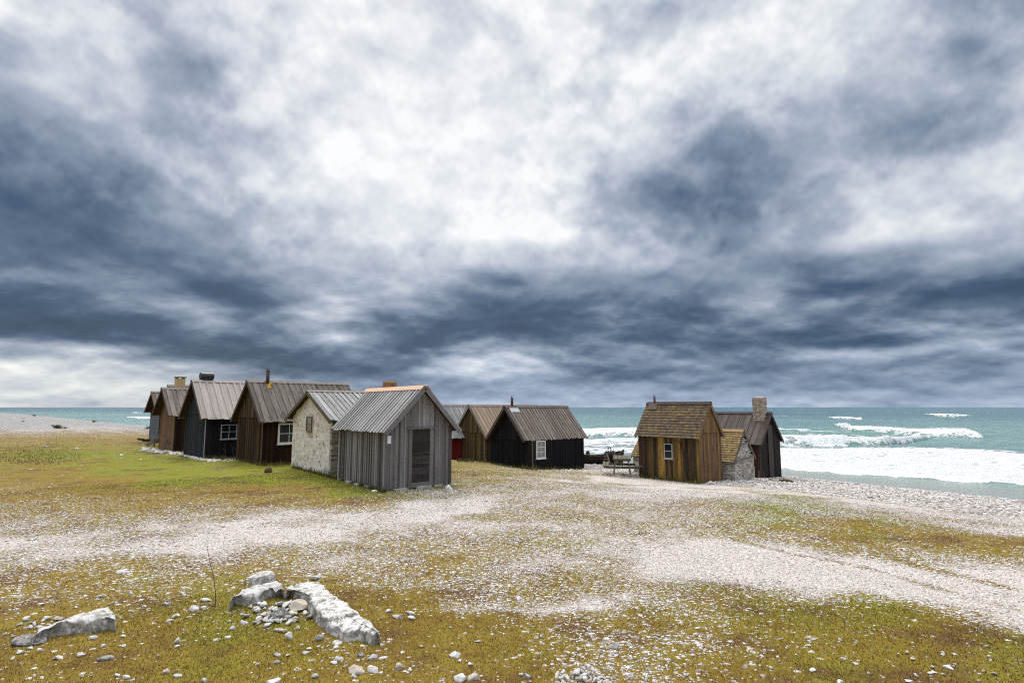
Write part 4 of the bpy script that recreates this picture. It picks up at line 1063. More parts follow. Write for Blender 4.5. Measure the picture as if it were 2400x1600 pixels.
outcrop(Z7((285,900),(330,865),(440,800),(600,740),(760,700),(900,650),(1000,640),(1050,680),(1055,760)), Z7((1000,840),(900,860),(780,870),(600,890),(450,915),(350,925)), .12,
        'long grey tilted rock at the left edge of the moss', 'lichen2', 83, ((Z7((350,880))[0], Z7((1000,700))[0], .4),))
rock(72, 1506, 70, 'flat dark stone at the lower tip of the long tilted rock', 'dark', .6, .30, .1)
rock(706, 1429, 48, 'buff angular stone leaning on the long slab', 'tan', .7, .5, .5, 3, .1, None, 18, 8, .08, .3)
rock(663, 1449, 50, 'small dark lichened rock beside the long slab', 'dark', .6, .55)
rock(742, 1358, 26, 'small grey stone lying at the far end of the long slab', 'grey', .6, .5)
named = [
 (285,1343,38,'pale rounded flat stone lying alone on the gravel, left of the dry twig','white',.6,.38),
 (51,1530,24,'white stone just below the flat dark stone','white',.8,.6),
 (72,1520,15,'small white stone touching the flat dark stone','white',.8,.5),(92,1524,18,'oval white stone right of the flat dark stone','white',.7,.45),
 (456,1430,31,'bright white stone at the foot of the dry twig','white',.8,.75),(481,1408,28,'elongated white stone leaning behind the dry twig','white',.5,.4),
 (479,1424,20,'pale stone between the twig and the blocky rock','white',.7,.5),
 (232,1400,28,'flat grey stone in the gravel above the tilted rock','grey',.6,.4),(308,1392,13,'small round white stone in the gravel above the moss','white',.8,.8),
 (98,1416,24,'flat pale stone behind the tilted rock','white',.6,.4),
 (433,1396,16,'small grey-brown stone on bright moss left of the twig','grey',.7,.6),
 (410,1446,20,'white upright stone on open moss left of the twig','white',.7,.7),(395,1456,22,'flat grey slab on open moss left of the twig','grey',.5,.3),
 (391,1418,22,'pale grey stone on moss, nearest the blocky rock side','grey',.6,.5),
 (417,1505,19,'white pointed stone in the open ochre moss','white',.8,.9),(415,1514,14,'small white stone touching the white pointed stone','white',.8,.5),
 (140,1543,24,'white stone with a dark side in the lower left moss','white',.7,.5),(188,1536,24,'flat grey stone in the lower left moss','grey',.6,.4),
 (255,1542,40,'dark flat mossy stone in the lower left moss','dark',.6,.3),
 (217,1497,20,'white stone in front of the tilted rock','white',.8,.5),(287,1492,24,'long pale stone right of the tilted rock','white',.5,.35),
 (240,1515,14,'small white stone below the tilted rock','white',.7,.6),(292,1515,14,'round white stone on the moss below the tilted rock','white',.8,.6),
 (390,1577,28,'tan slanted stone on red-brown moss','tan',.5,.5),(414,1586,24,'grey stone beside the tan slanted stone','grey',.6,.4),
 (298,1588,24,'long white stone near the lower left edge of the picture','white',.5,.4),(275,1583,20,'thin white stone at the lower left','white',.4,.4),
 (478,1596,22,'rounded grey stone at the bottom edge','grey',.8,.6),(98,1590,14,'small white stone at the bottom left edge','white',.8,.5),
 (510,1500,20,'white stone in the row below the heap of rubble','white',.7,.5),(533,1493,15,'small white stone in the row below the heap of rubble','white',.7,.5),
 (545,1474,25,'white stone at the left foot of the rubble heap','white',.7,.45),(572,1460,20,'grey white stone on the left of the rubble heap','white',.7,.6),
 (660,1480,40,'long buff stone lying below the rubble heap','tan',.45,.4),(679,1497,22,'twin-lobed white stone below the long buff stone','white',.8,1.0),
 (697,1474,20,'buff round stone half sunk in dry grass','tan',.8,.7),(652,1535,20,'grey cracked stone in the centre-left moss','grey',.7,.5),
 (725,1521,14,'small pale stone in the moss left of the slab foot','white',.6,.6),(715,1531,18,'grey stone in the moss below the slab foot','grey',.6,.5),
 (790,1510,22,'white stone at the near end of the slab','white',.7,.6),(785,1519,16,'pale stone at the near end of the slab, second from it','white',.8,.6),
 (749,1500,22,'grey and white stone under the left edge of the slab','grey',.8,.8),
 (873,1543,26,'grey block stone near the bright white stone','grey',.8,.6),(895,1543,24,'flat white stone right of the grey block stone','white',.5,.3),
 (846,1537,22,'dark spotted stone left of the grey block stone','dark',.8,.6),
 (876,1572,34,'bright white flat stone in the lower moss','white',.8,.5),(838,1574,38,'large buff-grey angular stone beside the bright white stone','tan',.75,.6),
 (794,1547,18,'pale cube-like stone left of the buff-grey angular stone','white',.9,.8),(784,1554,20,'white flat stone left of the buff-grey angular stone','white',.6,.4),
 (810,1560,15,'small white stone just left of the buff-grey angular stone','white',.8,.6),(893,1578,14,'small white stone just right of the bright white stone','white',.8,.6),
 (828,1586,17,'white and dark stone under the buff-grey angular stone','white',.8,.7),
 (937,1566,26,'brown-grey block stone right of the bright white stone','tan',.8,.7),(961,1572,17,'white stone right of the brown-grey block stone','white',.8,.6),
 (738,1588,17,'grey white stone in the bottom moss','grey',.8,.7),(650,1553,22,'grey flat stone below the rubble heap','grey',.7,.5),
 (698,1567,10,'small white oval stone in the centre-left moss','white',.7,.6),(640,1602,38,'white stone cut by the bottom edge of the picture','white',.7,.5),
 (911,1434,20,'white pointed stone on the moss right of the slab','white',.7,.8),(933,1447,26,'grey oval stone right of the slab','grey',.7,.6),
 (962,1439,28,'grey low stone right of the slab','grey',.5,.4),(967,1450,24,'pale oval stone right of the slab','white',.5,.4),
 (1069,1536,36,'white flat stone on open moss at the lower centre','white',.7,.45),(1080,1591,28,'smooth round white stone at the bottom edge','white',.9,.75),
 (1112,1590,33,'smooth oval pale stone at the bottom edge','tan',.8,.7),(1091,1484,12,'small white stone on the moss at the lower centre','white',.7,.5),
 (1121,1504,20,'grey pitted stone on the moss at the lower centre','grey',.7,.5),(1161,1391,22,'white stone lying on the brown gravel at the centre','white',.6,.45),
 (1237,1588,22,'grey speckled stone left of the heap of grey cobbles','grey',.8,.7),(1474,1588,19,'grey white stone right of the heap of grey cobbles','white',.8,.8),
 (1442,1516,42,'long white stone on the green moss','white',.6,.5),(1435,1530,18,'white stone in front of the long white stone','white',.8,.6),
 (1410,1517,17,'white stone left of the long white stone','white',.8,.5),(1419,1499,20,'pale flat stone behind the long white stone','white',.6,.4),
 (1102,1558,18,'mottled white stone above the two smooth stones','white',.7,.6),(1077,1549,12,'small white stone below the white flat stone','white',.8,.6),
 (1379,1562,14,'round white stone behind the heap of grey cobbles','white',.9,.8),(1366,1567,12,'small grey stone behind the heap of grey cobbles','grey',.9,.7),
 (1895,1513,17,'white stone on the right-hand moss','white',.5,.5),(2005,1556,14,'round white stone on the right-hand moss','white',.8,.6),
 (2225,1567,22,'white rounded stone at the lower right','white',.6,.5),(2038,1580,14,'grey stone at the lower right moss','grey',.8,.6),
 (1905,1572,28,'flat pale stone at the lower right moss','white',.5,.3),(2180,1577,28,'pair-like flat white stone at the lower right','white',.4,.3),
 (1968,1598,16,'white stone at the bottom edge on the right','white',.8,.5),(2130,1598,20,'thin white stone at the bottom edge on the right','white',.5,.4),
 (2010,1420,10,'small white stone by the edge of the pale track','white',.6,.5),(2200,1335,14,'pale stone on the far side of the white track','white',.5,.4),
 (837,1208,14,'pale stone on the gravel in front of the silver-grey hut','white',.6,.4),(285,1067,19,'slanted pale stone on the green turf at the left','white',.4,.35),
 (182,1052,15,'flat pale stone on the green turf near dry stalks','white',.4,.3),(108,1047,14,'flat grey stone below the dry stalks','grey',.4,.3),
 (72,1101,18,'flat white stone on the ochre turf at the far left','white',.4,.3),(330,1077,9,'small pale stone on the turf before the brown hut','white',.6,.5),
 (54,1076,8,'small white stone on the turf at the far left','white',.6,.5),(115,1142,10,'white stone at the gravel edge on the left','white',.7,.5),
]
for (px, py, w, lb, m_, dp, hg) in named: rock(px, py, w, lb, m_, dp, hg, cuts=random.choice((9, 12, 15)), rough=random.uniform(.10, .18), sink=.34)
rock(629, 1107, 22, 'brown earthy lump on the green turf in front of the dark brown hut', 'brown', .7, .75, name='earth_lump', cat='earth lump', cuts=3, rough=.2)
rock(1052, 1152, 24, 'pale block stone under the right corner of the silver-grey hut', 'white', .7, .8)
rock(877, 1153, 15, 'white stone under the left wall of the silver-grey hut', 'white', .8, .5)
rock(1668, 1134, 22, 'flat pale stone at the corner of the shingled hut', 'white', .7, .4)
# anonymous loose stones: a heap beside the slab, a heap of cobbles at the bottom edge, and strays over the moss
protos = {}
for k in range(14):
    m_ = ('white', 'white', 'white', 'grey', 'tan')[k % 5]
    v, f = rock_shape(2, (1.15, random.uniform(.6, 1.), random.uniform(.4, .75)), 900+k, 12, .16)
    me_o = np_mesh('stone', v, f, MS[m_]); protos[k] = me_o
def copy_stone(k, px, py, wpx, label, group, lift=0.):
    src = protos[k % 14]; o = src.copy(); C.objects.link(o)
    x, y, z = at(px, py); w = wpx*math.hypot(y, H-z)/F
    o.location = (x, y, z+w*.2+lift); o.rotation_euler = (random.uniform(-.3, .3), random.uniform(-.3, .3), random.uniform(0, 6.28)); o.scale = (w, w, w)
    return tag(o, label, 'stone', group)
for i in range(62):
    t = random.random(); px = 585+t*120+random.gauss(0, 16); py = 1412+random.random()*(60-30*abs(t-.4))+random.gauss(0, 4)
    copy_stone(i, px, py, random.uniform(11, 27), 'small pale stone in the rubble heap between the rocks', 'rubble heap beside the slab')
for i in range(46):
    px = 1300+random.random()*135; py = 1577+abs(px-1372)*.18+random.random()*26
    copy_stone(i*5+3 if i % 2 else i, px, py, random.uniform(11, 21), 'small grey-white cobble in the heap at the bottom edge', 'heap of cobbles at the bottom edge', random.uniform(0, .03))
for i in range(22):
    copy_stone(i, 35+random.random()*110, 1450+random.random()*28, random.uniform(9, 20), 'small white stone in the patch behind the tilted rock', 'white stones behind the tilted rock')
n_ = 0
while n_ < 120:
    px = random.uniform(0, 2400); py = 1370+230*random.random()**.8
    x, y, z = at(px, py); g_, _, s_ = cover(np.array([x]), np.array([y]))
    if random.random() < .25+g_[0]*.6:
        copy_stone(n_, px, py, random.uniform(5, 12)*(.7+.6*(py-1370)/230), 'small pale pebble scattered loose on the foreground moss', 'pebbles scattered over the moss'); n_ += 1
for k in protos: bpy.data.objects.remove(protos[k])

# ------------------------------------------------------------------ uncountable ground cover
def gravel_mat():
    m, nt, b = mat('loose_limestone_pebbles'); i = nt.island(); p = nt.pos()
    n, _ = nt.noise(p, 60., 3, .6)
    c = nt.ramp(i, [(0., (.27,.225,.19)), (.2, (.47,.415,.37)), (.5, (.655,.605,.555)), (.8, (.77,.73,.685)), (1., (.83,.80,.765))])
    nt.put(b.inputs['Base Color'], nt.vm('SCALE', c, scale=nt.m('ADD', .72, nt.m('MULTIPLY', n, .5)))); b.inputs['Roughness'].default_value = .95; b.inputs['Specular IOR Level'].default_value = .15
    return m
def scatter(n, r0, r1, seed):
    rg = np.random.default_rng(seed); th = rg.uniform(-.80, .80, n); r = np.exp(rg.uniform(math.log(r0), math.log(r1), n)) if False else np.sqrt(rg.uniform(r0*r0, r1*r1, n))
    return np.sin(th)*r, np.cos(th)*r, rg
def make_gravel():
    bv, bf = ICO[1]; V = []; Fc = []; off = 0
    for (n, r0, r1, smin, smax, seed) in ((150000, 3.6, 10, .012, .040, 1), (150000, 10, 19, .018, .055, 2), (110000, 19, 36, .045, .13, 3)):
        x, y, rg = scatter(n, r0, r1, seed); g, _, s = cover(x, y)
        keep = (rg.random(n) < np.clip(g, .03, 1)**1.6*.75) & (s > .8) & ((r0 < 15) | (s < 13)); x, y = x[keep], y[keep]; k = len(x)
        w = (smin+(smax-smin)*rg.random(k)**2.2)*np.where((g[keep] > .88) & (r0 < 15), .62, 1.); z = ground(x, y)
        sc = np.stack([w*rg.uniform(.8, 1.3, k), w*rg.uniform(.6, 1., k), w*rg.uniform(.3, .6, k)], -1)
        P_ = bv[None]*(1+rg.uniform(-.22, .22, (k, len(bv), 1)))*sc[:, None]*.5
        a = rg.uniform(0, 6.28, k); ca, sa = np.cos(a)[:, None], np.sin(a)[:, None]
        X = P_[..., 0]*ca-P_[..., 1]*sa+x[:, None]; Y = P_[..., 0]*sa+P_[..., 1]*ca+y[:, None]; Z = P_[..., 2]+(z+sc[:, 2]*.22)[:, None]
        V.append(np.stack([X, Y, Z], -1).reshape(-1, 3)); Fc.append((bf[None]+(np.arange(k)*len(bv))[:, None, None]+off).reshape(-1, 3)); off += k*len(bv)
    o = np_mesh('gravel', np.concatenate(V), np.concatenate(Fc), gravel_mat())
    tag(o, 'pale limestone gravel strewn over the ground', 'gravel', kind='stuff')
make_gravel()
def moss_mat():
    m, nt, b = mat('moss_and_short_turf_blades'); i = nt.island(); p = nt.pos(); gn = nt.attr('green')[2]
    n, _ = nt.noise(p, 5., 4, .65)
    och = nt.ramp(nt.m('ADD', nt.m('MULTIPLY', i, .6), nt.m('MULTIPLY', n, .4)), [(.1, (.075,.038,.014)), (.35, (.17,.10,.016)), (.6, (.265,.18,.022)), (.85, (.21,.16,.03))])
    grn = nt.ramp(i, [(0., (.06,.075,.010)), (.5, (.125,.14,.016)), (1., (.21,.21,.034))])
    n2_, _ = nt.noise(p, .9, 5, .6)
    och = nt.mix(nt.rng(n2_, .50, .66, 0., .65), och, nt.ramp(i, [(0., (.06,.028,.014)), (1., (.20,.095,.035))]))
    nt.put(b.inputs['Base Color'], nt.mix(nt.rng(nt.m('ADD', gn, nt.m('MULTIPLY', nt.m('SUBTRACT', n, .5), .6)), .25, .8), och, grn)); b.inputs['Roughness'].default_value = .9
    b.inputs['Specular IOR Level'].default_value = .15
    return m
def make_moss():
    V = []; Fc = []; G = []; off = 0
    for (n, r0, r1, h0, h1, wd, seed) in ((170000, 3.4, 8.5, .008, .030, .007, 21), (130000, 8.5, 22, .012, .034, .012, 22)):
        x, y, rg = scatter(n, r0, r1, seed); g, gr, s = cover(x, y)
        keep = (rg.random(n) > g*1.25) & (s > 9); x, y, gr = x[keep], y[keep], gr[keep]; k = len(x); z = ground(x, y)
        h_ = (h0+(h1-h0)*rg.random(k)**1.6)*(.8+.7*gr); a = rg.uniform(0, 6.28, k); w = wd*rg.uniform(.6, 1.4, k)
        lx = rg.normal(0, .8, k)*h_; ly = rg.normal(0, .8, k)*h_
        c, s_ = np.cos(a)*w*.5, np.sin(a)*w*.5
        tri = np.stack([np.stack([x-c, y-s_, z-.003], -1), np.stack([x+c, y+s_, z-.003], -1), np.stack([x+lx, y+ly, z+h_], -1)], 1)
        V.append(tri.reshape(-1, 3)); Fc.append(np.arange(k*3).reshape(-1, 3)+off); G.append(np.repeat(gr, 3)); off += k*3
    o = np_mesh('moss', np.concatenate(V), np.concatenate(Fc), moss_mat(), False, [('green', np.concatenate(G))])
    tag(o, 'ochre and green moss with short turf', 'moss', kind='stuff')
make_moss()
def make_rubble():
    """strip of broken white stone along the foot of the left huts"""
    bv, bf = ICO[1]; rg = np.random.default_rng(5); line = [(336,1054),(400,1060),(446,1068),(475,1077),(520,1079),(560,1077)]
    V = []; Fc = []; off = 0
    for q in range(620):
        t = rg.random()**1.35*(len(line)-1); i = int(t); u = t-i; a, b_ = line[i], line[min(i+1, len(line)-1)]
        px = a[0]+(b_[0]-a[0])*u+rg.normal(0, 5); py = a[1]+(b_[1]-a[1])*u+rg.normal(0, 2.2*(1-.5*t/5)); x, y, z = at(px, py)
        w = rg.uniform(.06, .24)*(1-.08*t); P_ = bv*(1+rg.uniform(-.25, .25, (len(bv), 1)))*np.array([w, w*.7, w*.4])*.6
        an = rg.uniform(0, 6.28); X = P_[:, 0]*math.cos(an)-P_[:, 1]*math.sin(an)+x; Y = P_[:, 0]*math.sin(an)+P_[:, 1]*math.cos(an)+y
        V.append(np.stack([X, Y, P_[:, 2]+z+w*.1], -1)); Fc.append(bf+off); off += len(bv)
    o = np_mesh('rubble', np.concatenate(V), np.concatenate(Fc), gravel_mat()); tag(o, 'white rubble heaped along the foot of the brown and black huts', 'rubble', kind='stuff')
make_rubble()

# ------------------------------------------------------------------ plants
def leaf_mat(name, stops):
    m, nt, b = mat(name); nt.put(b.inputs['Base Color'], nt.ramp(nt.island(), stops)); b.inputs['Roughness'].default_value = .8; b.inputs['Specular IOR Level'].default_value = .2; return m
LG = leaf_mat('juniper_green_leaves', [(0., (.020,.028,.010)), (.6, (.05,.062,.016)), (1., (.10,.10,.03))])
LB = leaf_mat('olive_brown_leaves', [(0., (.05,.042,.016)), (.6, (.115,.095,.03)), (1., (.19,.155,.05))])
LY = leaf_mat('bright_green_leaves', [(0., (.06,.09,.012)), (.6, (.12,.16,.02)), (1., (.20,.22,.04))])
DRY = leaf_mat('dry_stalks', [(0., (.10,.07,.045)), (1., (.22,.165,.11))])
TWIG = leaf_mat('bare_twig_bark', [(0., (.085,.05,.038)), (1., (.14,.09,.065))])
def tuft(px, py, wpx, hpx, label, m, n=420, name='shrub', cat='shrub', group=None, dist=None):
    x, y, z = at(px, py); D = math.hypot(y, 1)
    w = wpx*D/F; hh = hpx*D/F; rg = np.random.default_rng(int(px+py)); V = []; Fc = []; nc = max(3, int(n/60))
    cc = np.stack([rg.uniform(-.42, .42, nc)*w, rg.uniform(-.3, .3, nc)*w, rg.uniform(.15, .75, nc)*hh], -1)
    for i in range(n):
        c = cc[rg.integers(nc)]+rg.normal(0, 1, 3)*np.array([w*.10, w*.10, hh*.17]); c[2] = max(c[2], .01)
        d = rg.normal(0, 1, 3); d[2] = abs(d[2])*.9+.3; d /= np.linalg.norm(d); l = rg.uniform(.05, .12)*w+.01; s_ = np.cross(d, rg.normal(0, 1, 3)); s_ /= np.linalg.norm(s_)
        V += [c-s_*l*.16, c+s_*l*.16, c+d*l]; Fc.append((3*i, 3*i+1, 3*i+2))
    o = np_mesh(name, np.array(V), np.array(Fc), m); o.location = (x, y, g1(x, y)-.02); return tag(o, label, cat, group)
tuft(136, 1004, 27, 9, 'low dark green juniper mat on the pebble ridge, widest of them', LG, 700)
tuft(225, 990, 15, 6, 'small bright green shrub on the pebble ridge', LY, 380)
tuft(281, 979, 10, 6, 'small olive shrub near the crest of the pebble ridge', LB, 380)
tuft(353, 1007, 19, 8, 'dark green bushy shrub just left of the huts', LG, 600)
tuft(52, 988.5, 10, 3, 'tiny brown tuft on the pebble ridge, lower of two', LB, 200); tuft(53, 981, 6, 4, 'tiny brown tuft on the pebble ridge, upper of two', LB, 160)
tuft(82, 975, 13, 4, 'thin brown tuft high on the pebble ridge', LB, 220)
tuft(170, 970.5, 36, 5, 'flat grassy mound on the crest of the pebble ridge', LB, 900, 'grass_mound', 'grass mound')
def herb_patch():
    rg = np.random.default_rng(3); V = []; Fc = []; k = 0
    for i in range(5200):
        px = rg.uniform(-40, 215); py = rg.uniform(1042, 1092)
        if ((px-85)/130)**2+((py-1066)/25)**2 > rg.uniform(.1, 1.2): continue
        x, y, z = at(px, py); l = rg.uniform(.03, .11); d = rg.normal(0, .9, 3); d[2] = 1; s_ = rg.normal(0, 1, 3); s_[2] = 0; s_ /= np.linalg.norm(s_); c = np.array([x, y, z])
        V += [c-s_*l*.14, c+s_*l*.14, c+d*l*.7]; Fc.append((k, k+1, k+2)); k += 3
    o = np_mesh('weeds', np.array(V), np.array(Fc), leaf_mat('dull_green_weeds', [(0., (.045,.045,.022)), (.35, (.10,.075,.04)), (.7, (.085,.10,.022)), (1., (.15,.155,.04))]))
    tag(o, 'dull green and brown weeds in the turf at the left', 'weeds', kind='stuff')
herb_patch()
def stalks(px, py, n, hpx, spread, label, m, name='dry_plant', cat='dry plant', rad=.006, fork=.5, lean=.15, seed=1):
    rg = np.random.default_rng(seed); x, y, z = at(px, py); D = y; mb = MB()
    for i in range(n):
        h_ = hpx*D/F*rg.uniform(.5, 1.05); sx = rg.normal(0, spread*D/F*.4); sy = rg.normal(0, spread*D/F*.25)
        le = rg.normal(0, lean, 2)*h_; pts = [np.array([sx, sy, -.02])]
        for q in (.3, .6, 1.): pts.append(np.array([sx+le[0]*q**1.4+rg.normal(0, .02*h_), sy+le[1]*q**1.4, h_*q]))
        mb.tube(pts, [rad, rad*.8, rad*.6, rad*.3], 5)
        if rg.random() < fork:
            b0 = pts[1+int(rg.integers(2))]; e = b0+np.array([rg.normal(0, .2)*h_, rg.normal(0, .15)*h_, h_*rg.uniform(.15, .35)]); mb.tube([b0, (b0+e)/2+(0, 0, .01), e], [rad*.6, rad*.5, rad*.25], 5)
    o = mb.build(name, m); o.location = (x, y, g1(x, y)); return tag(o, label, cat)
stalks(124, 1046, 13, 22, 30, 'clump of thin dry stalks standing in the left turf', DRY, rad=.006, fork=.7, seed=4)
stalks(565, 1076, 7, 34, 46, 'bare twigs leaning against the dark brown hut', TWIG, rad=.011, fork=.8, lean=.5, seed=12, name='bare_shrub', cat='bare shrub')
stalks(440, 1070, 3, 22, 14, 'few bare twigs between the brown and black huts', TWIG, rad=.012, fork=.6, lean=.3, seed=14, name='bare_shrub', cat='bare shrub')
stalks(1772, 1122, 9, 26, 20, 'dry brown weeds between the stone shed and the dark hut', DRY, rad=.009, fork=.6, lean=.3, seed=6)
stalks(1335, 1101, 8, 7, 60, 'dry grass blades at the foot of the black hut', DRY, rad=.006, fork=.2, lean=.3, seed=8, name='dry_grass', cat='dry grass')
tuft(1832, 1128, 46, 5, 'flat dry seaweed clump on gravel right of the dark hut', LB, 500, 'seaweed_clump', 'seaweed')
def foot_weeds():
    rg = np.random.default_rng(9); V = []; Fc = []; k = 0
    lines = [((563,1078),(613,1090)),((613,1090),(683,1086)),((683,1093),(773,1118)),((773,1118),(792,1122)),((1072,1080),(1145,1081)),((1150,1084),(1243,1099)),((1243,1099),(1366,1098)),((478,1074),(563,1077)),((792,1122),(901,1153)),((1503,1117),(1640,1132)),((1640,1132),(1692,1123))]
    for (a, b_) in lines:
        for i in range(int(abs(b_[0]-a[0])*7)):
            u = rg.random(); px = a[0]+(b_[0]-a[0])*u; py = a[1]+(b_[1]-a[1])*u+abs(rg.normal(0, 1.6)); x, y, z = at(px, py); l = rg.uniform(.03, .16)*(1 if rg.random() < .8 else 1.8); d = rg.normal(0, .45, 3); d[2] = 1; s_ = rg.normal(0, 1, 3); s_[2] = 0; s_ /= np.linalg.norm(s_); c = np.array([x, y, z-.01])
            V += [c-s_*l*.08, c+s_*l*.08, c+d*l]; Fc.append((k, k+1, k+2)); k += 3
    o = np_mesh('grass', np.array(V), np.array(Fc), leaf_mat('rank_grass_at_wall_feet', [(0., (.04,.04,.012)), (.4, (.10,.11,.02)), (.7, (.14,.115,.04)), (1., (.20,.17,.07))])); tag(o, 'rank grass along the feet of the hut walls', 'grass', kind='stuff')
foot_weeds()
# the lone twig in the foreground
tx, ty, tz = at(505, 1421); D_ = ty
tw = MB(); q = lambda dx, dz, dy=0.: np.array([dx*D_/F, dy, dz*D_/F*1.02])
tw.tube([q(0, -4), q(-2, 30), q(-8, 60), q(-18, 92), q(-26, 122), q(-29, 145)], [.0045, .004, .0035, .003, .002, .001], 6)
tw.tube([q(0, 0), q(-30, 10, -.1), q(-55, 22, -.2)], [.004, .003, .0015], 5); tw.tube([q(0, 2), q(12, -3, -.15), q(26, -6, -.4)], [.004, .003, .0015], 5)
tw.tube([q(-1, 6), q(5, 18, -.05), q(3, 36, -.1)], [.003, .0025, .001], 5); tw.tube([q(0, 2), q(-14, 5, .05), q(-28, 14, .1)], [.003, .002, .001], 5)
o = tw.build('bare_twig', TWIG); o.location = (tx, ty, g1(tx, ty)); tag(o, 'lone bare twig rising from the moss beside the blocky rock', 'twig')

# ------------------------------------------------------------------ picnic table
def picnic():
    x, y, z = at(1459, 1116); t = empty('picnic_table', (x, y, z), R(80), 'weathered wooden picnic table half hidden by the shingled hut', 'picnic table')
    L = 1.75                                            # local x runs along the table, away from us
    for k in range(4):
        m = MB(); m.box((-.12, -.36+k*.185, .705), (0, .17, 0), (L, 0, 0), (0, 0, .04)); o = m.build('tabletop' if False else 'top_plank', M['benchwood'], t)
    for s_ in (-1, 1):
        m = MB(); m.box((-.12, s_*.70-.13, .415), (0, .12, 0), (L, 0, 0), (0, 0, .04)); m.box((-.12, s_*.70+.005, .415), (0, .12, 0), (L, 0, 0), (0, 0, .04)); m.build('bench_seat', M['benchwood'], t)
    for k, xx in enumerate((.10, L-.35)):
        for s_ in (-1, 1):
            m = MB(); m.beam((xx+.0, s_*.26, .70), (xx, s_*.36-.0, -.05), .05, .11, (1, 0, 0)); m.build('leg', M['drift'], t)
        m = MB(); m.box((xx+.03, -.78, .31), (0, 1.56, 0), (.045, 0, 0), (0, 0, .10)); m.build('seat_rail', M['benchwood'], t)
        m = MB(); m.box((xx+.03, -.36, .62), (0, .72, 0), (.045, 0, 0), (0, 0, .083)); m.build('top_rail', M['benchwood'], t)
        m = MB(); m.beam((xx+.06, 0, .37), (xx+(.5 if k == 0 else -.5), 0, .69), .04, .08); m.build('brace', M['benchwood'], t)
picnic()
# ------------------------------------------------------------------ boats and winches
def boat(px, py, yaw, L, beam_, hgt, label):
    x, y, z = at(px, py); r = empty('rowing_boat', (x, y, z-.03), yaw, label, 'boat', 'tarred boats drawn up by the surf')
    N = 20; K = 5
    def sec(t):
        w = beam_/2*(1-abs(2*t-1)**2.6)**.75*(1 if t < .5 else 1); w = max(w, .03); sheer = hgt*(.72+.36*(2*t-1)**2); keel = .10*max(0, abs(2*t-1)-.7)**1.2*hgt*4
        return w, sheer, keel
    for off_, name in ((0., 'hull'),):
        vs = []; fs = []
        for layer in (0., .035):
            for i in range(N+1):
                t = i/N; w, sh_z, ke = sec(t)
                for k in range(-K, K+1):
                    u = abs(k)/K; yy = (w-layer)*u**.62*(1 if k >= 0 else -1); zz = ke+(sh_z-ke)*u**1.7+layer*(1-u)
                    if layer == 0: yy *= 1+.0*((k*7) % 2)
                    vs.append(((t-.5)*L, yy, zz))
        W_ = 2*K+1
        for ly in (0, 1):
            o = ly*(N+1)*W_
            for i in range(N):
                for k in range(W_-1): a = o+i*W_+k; fs.append((a, a+1, a+W_+1, a+W_) if ly else (a, a+W_, a+W_+1, a+1))
        m = MB(); m.mesh(vs, fs); m.build('hull', M['boat'], r)
    for s_ in (-1, 1):
        m = MB(); m.tube([np.array([(i/N-.5)*L, s_*(sec(i/N)[0]), sec(i/N)[1]]) for i in range(N+1)], .032, 6); m.build('gunwale', M['darkbrown'], r)
        for u in (.55, .8):
            m = MB(); m.tube([np.array([(i/N-.5)*L, s_*(sec(i/N)[0]*u**.62+.012), sec(i/N)[2]+(sec(i/N)[1]-sec(i/N)[2])*u**1.7]) for i in range(1, N)], .012, 5); m.build('strake', M['darkbrown'], r)
    for t in (.28, .5, .72):
        w, s_z, ke = sec(t); m = MB(); m.box(((t-.5)*L-.1, -w*.9, s_z*.72), (.2, 0, 0), (0, w*1.8, 0), (0, 0, .03)); m.build('thwart', M['drift'], r)
    m = MB()
    for e in (-1, 1): 
        t = (e+1)/2; w, s_z, ke = sec(t); m2 = MB(); m2.beam((e*L/2, 0, ke-.02), (e*(L/2+.08), 0, s_z+.10), .05, .09); m2.build('stem_post', M['boat'], r)
boat(1403, 1087, R(18), 3.3, 1.15, .72, 'dark tarred boat behind the wooden winch, beside the black hut')
boat(1476, 1086, R(-8), 3.2, 1.1, .66, 'dark tarred boat behind the picnic table')
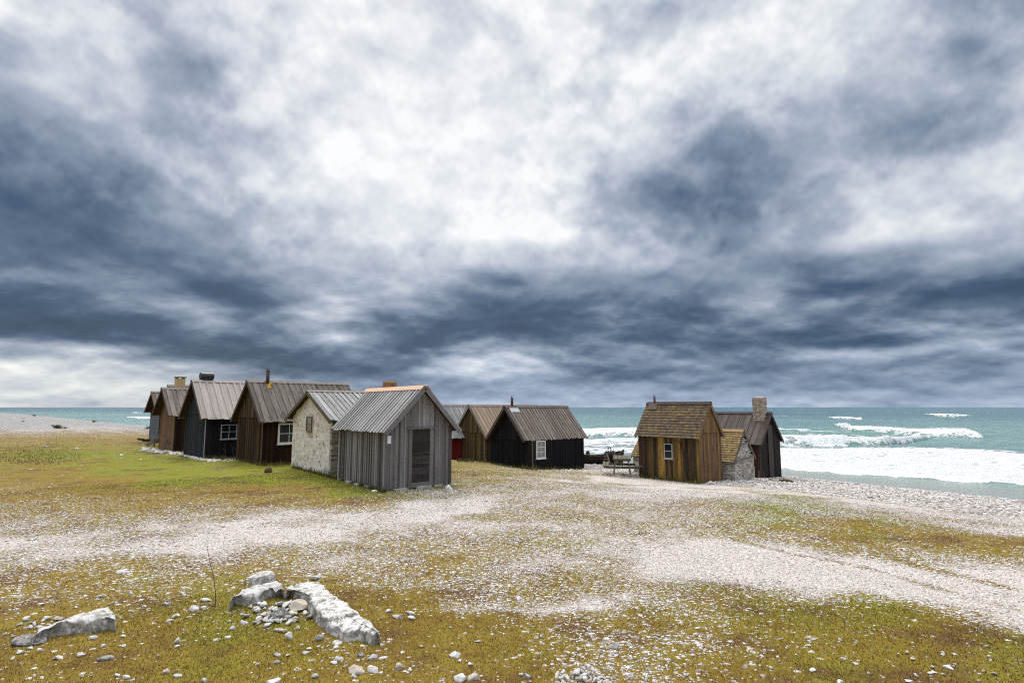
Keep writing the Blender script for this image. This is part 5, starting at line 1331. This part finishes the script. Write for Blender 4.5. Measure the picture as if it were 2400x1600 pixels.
def winch(px, py, yaw, wid, hgt, label, ring=False, stones=False):
    x, y, z = at(px, py); r = empty('boat_winch', (x, y, z), yaw, label, 'boat winch', 'wooden winches for hauling boats')
    for s_ in (-1, 1):
        for e in (-1, 1):
            m = MB(); m.beam((s_*wid/2, e*hgt*.42, -.06), (s_*wid/2, -e*.03, hgt), .085, .085, (1, 0, 0)); m.build('leg', M['drift'], r)
        m = MB(); m.beam((s_*wid/2, -hgt*.25, hgt*.42), (s_*wid/2, hgt*.25, hgt*.42), .06, .07); m.build('cross_rail', M['drift'], r)
    m = MB(); m.tube([(-wid/2-.12, 0, hgt*.86), (-wid*.4, 0, hgt*.86), (-wid*.38, 0, hgt*.86), (wid*.38, 0, hgt*.86), (wid*.4, 0, hgt*.86), (wid/2+.12, 0, hgt*.86)], [.05, .05, .11, .11, .05, .05], 10); m.build('drum', M['rdark'], r)
    if ring:
        m = MB(); c = np.array([-.05, -.02, hgt+.06]); n = 18
        m.tube([c+np.array([math.cos(a)*.13, 0, math.sin(a)*.15]) for a in np.linspace(0, 2*math.pi, n)], .03, 6); m.build('gear_wheel', M['darkiron'], r)
    return r
winch(1378, 1086, R(80), .55, .78, 'grey A-frame winch stand close beside the black hut')
winch(1430, 1089, R(35), .62, .84, 'A-frame winch with an iron gear wheel left of the picnic table', True)
for i, (px, py, w) in enumerate([(1420,1090,10),(1425,1086,8),(1434,1083,9),(1376,1084,7),(1395,1089,7),(1413,1091,6)]):
    rock(px, py, w, 'pale stone at the feet of the boat winches', 'white', .7, .6, sub=2, group='stones by the boat winches')
# ------------------------------------------------------------------ boards and logs by the far left huts
def pole(p0, p1, h0, h1, rad, label, m='drift', name='wooden_pole', cat='pole'):
    a, b_ = at(*p0), at(*p1); mb = MB(); mb.beam((0, 0, h0), (b_[0]-a[0], b_[1]-a[1], b_[2]-a[2]+h1), rad*2, rad*2)
    o = mb.build(name, M[m]); o.location = a; return tag(o, label, cat)
pole((341,1043), (376,1043), .0, .70, .05, 'grey pole sloping up to the brown hut, upper of two')
pole((345,1046), (376,1045), .0, .60, .05, 'grey pole sloping up to the brown hut, lower of two')
pole((336,1034), (368,1035), .07, .10, .09, 'dark weathered log lying left of the brown hut', 'darkbrown', 'log', 'log')
pole((324,1030), (336,1032), .05, .07, .07, 'short dark log at the end of the log row', 'darkbrown', 'log', 'log')
x, y, z = at(372, 1045); t = empty('wooden_stool', (x, y, z), .6, 'rough grey wooden trestle beside the brown hut', 'trestle')
for u, v in ((-.25, -.1), (.25, -.1), (-.25, .1), (.25, .1)):
    m = MB(); m.beam((u, v, -.05), (u*.9, v*.9, .42), .07, .07); m.build('leg', M['drift'], t)
m = MB(); m.box((-.36, -.15, .42), (.72, 0, 0), (0, .3, 0), (0, 0, .06)); m.build('seat', M['drift'], t)
